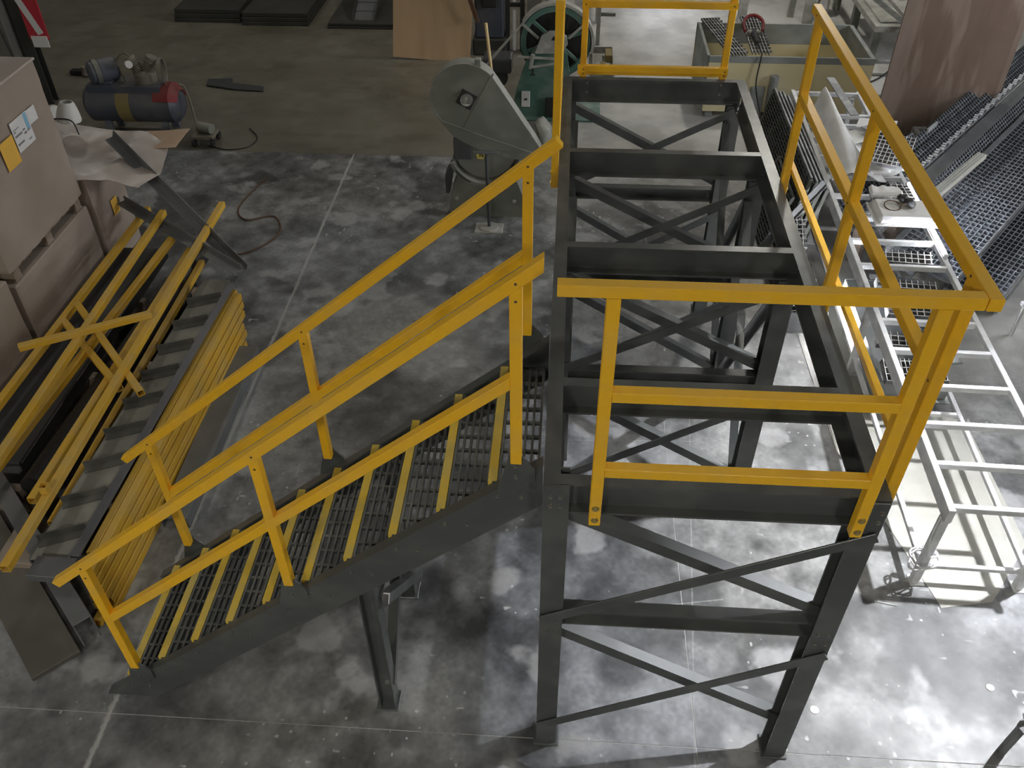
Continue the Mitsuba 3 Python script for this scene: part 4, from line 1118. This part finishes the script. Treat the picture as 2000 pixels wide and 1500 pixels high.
slab(-.36, .16, -.35, 3.2, .20, .21, 'grating_blue', 'blue grey grating panel lowest at the right, lying nearest the frame table')
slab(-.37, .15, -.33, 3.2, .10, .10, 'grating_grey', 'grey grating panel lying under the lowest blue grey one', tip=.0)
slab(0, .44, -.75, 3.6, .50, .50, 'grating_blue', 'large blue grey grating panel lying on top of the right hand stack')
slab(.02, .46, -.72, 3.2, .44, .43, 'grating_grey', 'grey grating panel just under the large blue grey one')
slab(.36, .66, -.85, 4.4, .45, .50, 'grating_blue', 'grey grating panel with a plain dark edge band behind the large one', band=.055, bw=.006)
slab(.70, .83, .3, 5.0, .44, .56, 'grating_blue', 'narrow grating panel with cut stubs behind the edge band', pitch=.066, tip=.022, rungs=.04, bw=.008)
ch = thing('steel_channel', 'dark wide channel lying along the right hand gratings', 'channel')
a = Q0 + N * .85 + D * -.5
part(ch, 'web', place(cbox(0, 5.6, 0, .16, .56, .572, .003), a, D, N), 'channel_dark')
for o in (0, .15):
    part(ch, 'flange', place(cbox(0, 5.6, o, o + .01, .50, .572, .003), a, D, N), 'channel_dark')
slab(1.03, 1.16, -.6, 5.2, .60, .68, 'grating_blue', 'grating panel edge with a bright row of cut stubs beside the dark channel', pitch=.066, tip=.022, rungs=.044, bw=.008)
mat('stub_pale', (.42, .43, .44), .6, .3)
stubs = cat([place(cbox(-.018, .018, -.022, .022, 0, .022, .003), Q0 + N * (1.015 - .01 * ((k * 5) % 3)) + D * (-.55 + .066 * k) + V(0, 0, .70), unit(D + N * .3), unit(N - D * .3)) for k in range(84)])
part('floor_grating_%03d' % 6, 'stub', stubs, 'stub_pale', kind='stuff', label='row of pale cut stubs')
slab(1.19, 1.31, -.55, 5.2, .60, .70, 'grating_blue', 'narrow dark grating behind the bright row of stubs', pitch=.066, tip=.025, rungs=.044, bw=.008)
slab(1.33, 1.43, -.45, 1.6, .58, .66, 'grating_blue', 'narrow grating offcut nearest the stained board', pitch=.045, tip=.012, rungs=.04)
mat('beige_profile', dusty((.36, .35, .31), (.46, .45, .41), .4, 9, .2), .6, .3)
pb = thing('profile_bar', 'light beige ribbed profile bar lying on the right hand gratings', 'bar')
b0, b1 = V(3.72, 5.44, .80), V(4.52, 6.42, .76)
part(pb, 'bar', bar(sq(.10, .05, .004), b0, b1), 'beige_profile')
for o in (-.03, 0, .03):
    s = unit(np.cross(b1 - b0, (0, 0, 1)))
    part(pb, 'rib', bar(sq(.008, .006, .001), b0 + s * o + V(0, 0, .028), b1 + s * o + V(0, 0, .028)), 'mould_grey')
for k, (s, t0, z) in enumerate(((.1, .2, .38), (.1, 1.9, .38), (.55, .5, .40), (.95, .2, .49), (1.1, .6, .56), (1.1, -.3, .56), (.55, 2.2, .40))):
    c = Q0 + N * s + D * t0
    single('bearer', rotz(cbox(-.06, .06, -.06, .06, 0, z, .004), 52, (c[0], c[1], 0)), 'pallet_wood', 'wooden post hidden under the right hand gratings, %s' % ('first', 'second', 'third', 'fourth', 'fifth', 'sixth', 'seventh')[k] + ' of seven', 'bearer', 'posts under the gratings')
# bits between the board and the gratings
fb = thing('open_box', 'open pale grey frame box on the floor before the stained board', 'box')
for (x0, x1, y0, y1) in ((4.42, 5.0, 8.13, 8.19), (4.42, 5.0, 7.70, 7.76), (4.42, 4.48, 7.76, 8.13), (4.94, 5.0, 7.76, 8.13)):
    part(fb, 'side', cbox(x0, x1, y0, y1, 0, .28, .005), 'dusty_metal')
part(fb, 'floor_board', cbox(4.48, 4.94, 7.76, 8.13, 0.0, .02, .003), 'rust')
single('bracket', cat([rotz(cbox(-.06, .06, -.13, .13, .30, .62, .004), -38, (4.62, 7.55, 0)), rotz(cbox(-.08, .08, -.16, .16, 0, .30, .004), -38, (4.62, 7.55, 0))]), 'mould_grey', 'grey stepped bracket standing before the open frame box', 'bracket')
single('bracket', rotz(cbox(-.012, .012, -.14, .14, .0, .72, .003), -38, (4.26, 7.25, 0)), 'mould_grey', 'flat grey bracket plate standing by the narrow grating offcut', 'bracket')
single('bracket', cat([rotz(cbox(-.02, .02, -.3, -.12, 0, .5, .005), -38, (4.02, 7.0, 0)), rotz(cbox(-.02, .02, -.02, .1, 0, .5, .005), -38, (4.02, 7.0, 0)), rotz(cbox(-.02, .02, .2, .3, 0, .5, .005), -38, (4.02, 7.0, 0)), rotz(cbox(-.02, .02, -.3, .3, .5, .6, .005), -38, (4.02, 7.0, 0))]), 'dusty_metal', 'slotted pale plate standing beside the frame table', 'plate')

# ------------------------------------------------------------------ gratings leaning on the left side of the frame table
for k in range(4):
    o = .052 * k
    y0, y1 = 5.56 - .03 * k, 7.8 - .05 * (k % 2)
    bot, top = V(2.33 + o, y0, .005), V(2.60 - .04 + o - .05, y0, .90 - .02 * k)
    Y = unit(top - bot)
    w = np.linalg.norm(top - bot)
    X = V(0, 1, 0)
    Z = np.cross(X, Y)
    lb = ('foremost', 'second', 'third', 'rearmost')[k]
    t = thing('floor_grating', 'dark grating panel leaning against the left of the frame table, %s of four' % lb, 'grating', 'gratings leaning on the frame table')
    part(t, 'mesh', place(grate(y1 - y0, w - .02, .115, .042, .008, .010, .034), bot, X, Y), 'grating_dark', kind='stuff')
    part(t, 'top_edge', place(cbox(-.01, y1 - y0 + .01, w - .02, w, .004, .027, .003), bot, X, Y), 'grating_grey', label='pale top edge')
    for a in (-.018, y1 - y0 + .004):
        part(t, 'end_edge', place(cbox(a, a + .014, 0, w - .02, -.002, .038, .003), bot, X, Y), 'stringer_grey')
bot, top = V(2.16, 5.62, .005), V(2.40, 5.62, .66)
Y = unit(top - bot)
t = thing('floor_grating', 'shorter dark grating panel leaning in front of the four tall ones', 'grating')
part(t, 'mesh', place(grate(.86, np.linalg.norm(top - bot) - .02, .115, .042, .008, .010, .034), bot, V(0, 1, 0), Y), 'grating_dark', kind='stuff')
part(t, 'end_edge', place(cbox(.86, .885, 0, np.linalg.norm(top - bot), -.002, .038, .003), bot, V(0, 1, 0), Y), 'stringer_grey')
ch = thing('steel_channel', 'grey slotted channel leaning beside the near end of the dark gratings', 'channel')
part(ch, 'web', bar(sq(.012, .13, .003), (2.10, 5.40, .06), (2.62, 5.40, .92), up=(0, 1, 0)), 'slate_grey')
part(ch, 'flange', bar(sq(.06, .012, .003), (2.07, 5.36, .10), (2.59, 5.36, .96), up=(0, 1, 0)), 'slate_grey')
for q in (.2, .35, .5, .65, .8):
    c = V(2.10, 5.40, .06) + (V(2.62, 5.40, .92) - V(2.10, 5.40, .06)) * q
    part(ch, 'slot', cbox(c[0] - .04, c[0] + .01, c[1] - .012, c[1] + .012, c[2] - .0, c[2] + .02, .002), 'black_plastic')

# ------------------------------------------------------------------ things on, in and under the frame table
mat('table_white', dusty((.62, .62, .61), (.80, .80, .79), .5, 6, .2), .5, .4)
mat('tub_white', (.72, .71, .69), .5, .4)
mat('sheet_pale', {**mikit.proc(lambda p, n, uv: mikit.mix((.30, .295, .255), (.42, .415, .385), mikit.fbm(p.x * 2.2, p.y * 2.2, 1.5, 4)))}, .45, .5)
single('floor_sheet', prism([(2.28, 5.4), (2.34, 2.6), (2.56, 1.80), (2.735, 1.105), (3.10, 1.175), (3.52, 1.70), (3.50, 3.0), (3.05, 3.2), (3.0, 5.4)], .004), 'sheet_pale', 'pale dusty hardboard sheet on the floor under the frame table', 'board')


def on_table(a, b, z=0.0):
    return tl(a, b, ZTB + z)


def tgrate(name, label, a, b, lx, ly, deg, z, mat_='grating_white', px=.075, py=.042, tilt=(0, 0), depth=.036, tip=.004):
    m = grate(lx, ly, px, py, .007, .007, depth, tip)
    c, s = math.cos(math.radians(deg)), math.sin(math.radians(deg))
    X, Y = unit((c, s, tilt[0])), unit((-s, c, tilt[1]))
    return single(name, place(m, on_table(a, b, z), X, Y), mat_, label, 'grating')


# tub with ear muffs
tub = thing('plastic_tub', 'upturned white plastic tub lid lying across the frame table with ear muffs on it', 'tub')
w0 = on_table(.30, 3.52, .005)
prof = [(0, 0), (.0, .0)]
b_ = cbox(0, .56, 0, .40, 0, .085, .03)
v = np.asarray(b_.vertices).copy()
k_ = v[:, 2] / .085
v[:, 0] = .28 + (v[:, 0] - .28) * (1.0 - .05 * k_)
v[:, 1] = .20 + (v[:, 1] - .20) * (1.0 - .06 * k_)
part(tub, 'body', place(trimesh.Trimesh(v, b_.faces, process=False), w0, A_, B_), 'tub_white', smooth=30)
rimp = cbox(-.02, .58, -.02, .42, 0, .018, .008)
part(tub, 'rim', place(rimp, w0, A_, B_), 'tub_white')
em = thing('ear_muffs', 'black ear muffs with a thin wire headband lying on the white tub', 'ear muffs')
ec = w0 + A_ * .20 + B_ * .24 + V(0, 0, .085)
for dx, dy, ax in ((.075, .055, (.5, .3, .8)), (.125, -.02, (.6, .1, .75))):
    part(em, 'cup', lathe([(0, -.03), (.04, -.03), (.055, -.02), (.058, .0), (.05, .022), (.03, .034), (0, .036)], ec + V(dx, dy, .045), ax, 24), 'black_plastic', smooth=40)
ring_ = [ec + V(-.035 + .075 * math.cos(a), -.02 + .075 * math.sin(a), .012 + .012 * math.sin(a)) for a in np.linspace(.3, 2 * math.pi - .1, 16)]
part(em, 'headband', wire(ring_ + [ec + V(.09, -.03, .06)], .005, 6, 3), 'rust', smooth=True)
bg = (lambda m: trimesh.Trimesh(np.asarray(m.vertices) + (meshkit.fbm(np.asarray(m.vertices) * 22, 3)[:, None] - .5) * .035, m.faces, process=False))(cbox(0, .30, 0, .16, 0, .05, .02).subdivide_to_size(.02))
single('plastic_bag', place(bg, w0 + A_ * .0 + B_ * .38 + V(0, 0, .09), A_, B_), 'tub_white', 'crumpled clear white plastic bag on the far side of the tub', 'bag', smooth=40)

# sheet metal pieces at the far end of the table
pl = thing('curved_sheet', 'white curved moulded sheet lying along the frame table', 'sheet')
rows, cols = 18, 14
Vv = []
for i in range(rows):
    b = 4.35 + 1.75 * i / (rows - 1)
    for j in range(cols):
        u = j / (cols - 1)
        wdt = .20 + .34 * (1 - i / (rows - 1)) ** .8
        a = .03 + wdt * u + .10 * i / (rows - 1)
        h = .03 + (.16 + .10 * i / (rows - 1)) * math.sin(math.pi * min(1, u * 1.15)) ** 1.2 * (1 - .35 * (1 - i / (rows - 1)))
        Vv.append(on_table(a, b, h))
Vv = np.array(Vv)
F = []
for i in range(rows - 1):
    for j in range(cols - 1):
        q = i * cols + j
        F += [[q, q + 1, q + cols + 1], [q, q + cols + 1, q + cols]]
F = np.array(F)
n_ = len(Vv)
V2 = np.vstack([Vv, Vv - V(0, 0, .008)])
edge = []
bd = [i for i in range(cols)] + [i * cols + cols - 1 for i in range(1, rows)] + [(rows - 1) * cols + j for j in range(cols - 2, -1, -1)] + [i * cols for i in range(rows - 2, 0, -1)]
for k in range(len(bd)):
    a, b = bd[k], bd[(k + 1) % len(bd)]
    edge += [[a, a + n_, b + n_], [a, b + n_, b]]
part(pl, 'shell', trimesh.Trimesh(V2, np.vstack([F, F[:, ::-1] + n_, edge]), process=False), 'table_white', smooth=40)
part(pl, 'end_lip', place(cyl((0, 0, 0), (.26, 0, 0), .02, n=16), on_table(.30, 4.50, .06), A_, B_), 'table_white', smooth=40)
single('white_dome', lathe([(.20, 0), (.195, .05), (.16, .11), (.09, .14), (0, .15)], on_table(.60, 4.72, .004), (0, 0, 1), 28), 'table_white', 'rounded white moulding on the frame table beyond the tub', 'moulding', smooth=40)
single('drilled_strip', place(cat([cbox(0, .10, 0, .95, 0, .012, .002)]), on_table(.50, 5.85, .06), unit(A_ * .99 + B_ * .12), unit(B_ * .99 - A_ * .12 + V(0, 0, .06))), 'grating_grey', 'grey drilled flat strip lying across the far end of the frame table', 'strip')
for k, (a, b, deg, lx, ly, z, tz) in enumerate(((.40, 5.12, 20, .44, .26, .06, .08), (.46, 5.42, -22, .40, .22, .12, .1), (.62, 5.18, 35, .30, .22, .14, -.1))):
    c, s = math.cos(math.radians(deg)), math.sin(math.radians(deg))
    lb = ('grey sheet offcut lowest of three lying beyond the grating offcut', 'pale folded sheet offcut in the middle of three on the table', 'bluish sheet offcut topmost of three on the table')[k]
    single('sheet_offcut', place(cbox(0, lx, 0, ly, 0, .008, .002), on_table(a, b, z), unit((c, s, tz)), unit((-s, c, .05))), 'grating_grey' if k == 2 else 'table_white', lb, 'sheet')
tgrate('grating_offcut', 'white grating offcut lying slanted on the curved sheet', .36, 4.45, .36, .62, -24, .17, px=.045, py=.075, tilt=(0, .10))
tgrate('grating_offcut', 'small square-mesh grating offcut beside the white dome', .60, 3.98, .17, .34, 0, .004, 'grating_white', .055, .06)
tgrate('grating_offcut', 'grating offcut under the far edge of the tub', .34, 3.88, .36, .22, -6, .004, 'grating_white', .06, .06)
# shelf pieces below the top, carried on the lower rails
LZ = -.55


def lower(name, label, a, b, lx, ly, deg, z, m='grating_grey', px=.062, py=.055, tilt=(0, 0), depth=.05):
    tgrate(name, label, a, b, lx, ly, deg, LZ + z, m, px, py, tilt, depth)


lower('grating_offcut', 'grating offcut standing high in the table just before the tub', .24, 3.05, .46, .13, -5, .42, 'grating_white', .056, .05, (0, .35), .07)
lower('grating_offcut', 'comb-like grating offcut under the one before the tub', .16, 2.72, .50, .09, -4, .36, 'grating_white', .05, .05, (0, .3), .07)
lower('grating_offcut', 'grating offcut lying in the second bay before the tub', .16, 2.30, .48, .14, -4, .36, 'grating_white', .058, .045, (0, .3), .08)
lower('grating_offcut', 'wide grating offcut across the second bay, lower one', .05, 2.05, .56, .14, -5, .24, 'grating_white', .058, .05, (0, .2), .06)
lower('grating_offcut', 'pale jumbled grating offcut in the third bay from the front lamp end', .08, 1.72, .50, .2, 3, .12, 'grating_white', .035, .06, (0, .4), .07)
single('flat_bar', place(cbox(0, .46, 0, .07, 0, .012, .002), on_table(.16, 2.92, -.20), unit((1, -.12, -.02)), unit((.12, 1, 0))), 'slate_grey', 'dark grey flat bar lying on the offcuts before the tub', 'bar')
single('flat_bar', place(cbox(0, .10, 0, .75, 0, .03, .003), on_table(.60, 1.85, -.30), unit((1, .1, 0)), unit((-.16, 1, .05))), 'mould_grey', 'grey flat bar sloping beside the offcuts in the second bay', 'bar')
single('support_shelf', cat([place(cbox(0, .62, 0, 1.8, 0, .012, .002), tl(.03, 1.7, .20), A_, B_)]), 'mould_grey', 'grey shelf board on the lower rails of the frame table', 'shelf')
single('offcut_crate', place(cat([cbox(0, .56, 0, 1.5, 0, .01, .002), cbox(0, .56, 0, .012, 0, .16, .002), cbox(0, .56, 1.49, 1.5, 0, .16, .002), cbox(0, .012, 0, 1.5, 0, .16, .002), cbox(.55, .56, 0, 1.5, 0, .16, .002)]), tl(.06, 1.75, .214), A_, B_), 'mould_grey', 'shallow grey crate under the grating offcuts on the shelf', 'crate')
# offcuts leaning left of the table
for k, (x, y, z, lx, ly, deg, rot, lb) in enumerate(((2.22, 5.16, .30, .30, .34, 0, (0, .6), 'white square-mesh grating offcut leaning below the slotted channel'), (2.25, 4.78, .26, .22, .20, -6, (0, -.2), 'rib-like grating offcut left of the frame table'),
                                                     (2.20, 4.46, .20, .30, .28, -8, (0, .1), 'fine grating offcut lying left of the frame table'), (2.22, 4.18, .16, .30, .22, 2, (0, .5), 'stubby grating offcut nearest the tube lamp left of the table'))):
    c, s = math.cos(math.radians(deg)), math.sin(math.radians(deg))
    single('grating_offcut', place(grate(lx, ly, .052, .052 if k != 1 else .09, .008, .008, .05), (x, y, z), unit((c, s, 0)), unit((-s, c, rot[1]))), 'grating_white', lb, 'grating')
single('offcut_bin', cat([cbox(2.18, 2.55, 4.15, 5.15, 0, .02), cbox(2.18, 2.2, 4.15, 5.15, 0, .24), cbox(2.53, 2.55, 4.15, 5.15, 0, .24), cbox(2.18, 2.55, 4.15, 4.17, 0, .24), cbox(2.18, 2.55, 5.13, 5.15, 0, .24)]), 'black_plastic', 'black bin full of grating offcuts left of the frame table', 'bin')
# cable coil on the front leg
cc = tl(.0, .03, .30)
pts = []
for k in range(40):
    a = k * 2 * math.pi / 16
    rr = .085 + .012 * math.sin(k * 1.3)
    pts.append(cc + V(rr * math.cos(a) - .01, rr * math.sin(a) - .005, .03 * math.sin(a * .53) - .05 + .03 * math.cos(a)))
pts = [tl(-.035, .02, .70), tl(-.06, -.02, .55), tl(-.04, -.05, .38)] + pts
single('cable', wire(pts, .0075, 6, 3), 'table_paint', 'grey cable coiled loosely round the near leg of the frame table', 'cable', smooth=True)

# ------------------------------------------------------------------ small frames at the right edge and litter
fr = thing('trestle', 'grey steel trestle cut off at the lower right corner', 'trestle')
part(fr, 'beam', bar(lprof(.06, .06, .006), (2.62, -.03, .55), (3.3, .25, .58)), 'slate_grey')
part(fr, 'leg', bar(sq(.05, .03, .003), (2.78, .10, .0), (2.72, .02, .60), up=(0, 1, 0)), 'slate_grey')
part(fr, 'leg', bar(sq(.05, .03, .003), (2.95, -.10, .0), (2.70, .03, .56), up=(0, 1, 0)), 'slate_grey')
part(fr, 'leg', bar(sq(.05, .03, .003), (3.25, .35, .0), (3.18, .2, .56), up=(0, 1, 0)), 'slate_grey')
fr = thing('trestle', 'pale steel frame cut off at the right edge under the gratings', 'trestle')
part(fr, 'leg', bar(sq(.03, .03, .003), (4.325, 4.245, .0), (4.25, 4.12, .45), up=(0, 1, 0)), 'table_paint')
part(fr, 'leg', bar(sq(.03, .03, .003), (4.75, 4.1, .0), (4.28, 4.12, .45), up=(0, 1, 0)), 'table_paint')
part(fr, 'beam', bar(sq(.04, .04, .003), (4.2, 4.1, .46), (5.2, 4.2, .46)), 'table_paint')
for k, (x, y, w, h, deg, m, lb) in enumerate(((3.18, 2.44, .085, .05, 20, 'beige_profile', 'small cream tile lying under the frame table'), (1.66, 2.12, .03, .02, 30, 'label_orange', 'tiny yellow chip on the floor inside the platform legs'),
                                              (1.72, .30, .055, .045, 0, 'paper_white', 'white round spot of filler on the floor beside the platform leg'), (-1.0, 1.02, .02, .02, 0, 'paper_white', 'white chip on the floor below the staircase'),
                                              (2.36, 1.12, .15, .012, -12, 'mould_grey', 'thin grey offcut on the floor by the table leg'), (2.47, 1.77, .035, .02, 40, 'rust', 'small brown pebble on the floor by the low rail'),
                                              (2.86, .52, .05, .045, 10, 'paper_white', 'pale round spot of filler on the bright floor'))):
    single('floor_litter', rotz(cyl((0, 0, 0), (0, 0, .004), w / 2, n=14) if 'spot' in lb else cbox(-w / 2, w / 2, -h / 2, h / 2, 0, .006, .002), deg, (x, y, 0)), m, lb, 'litter')
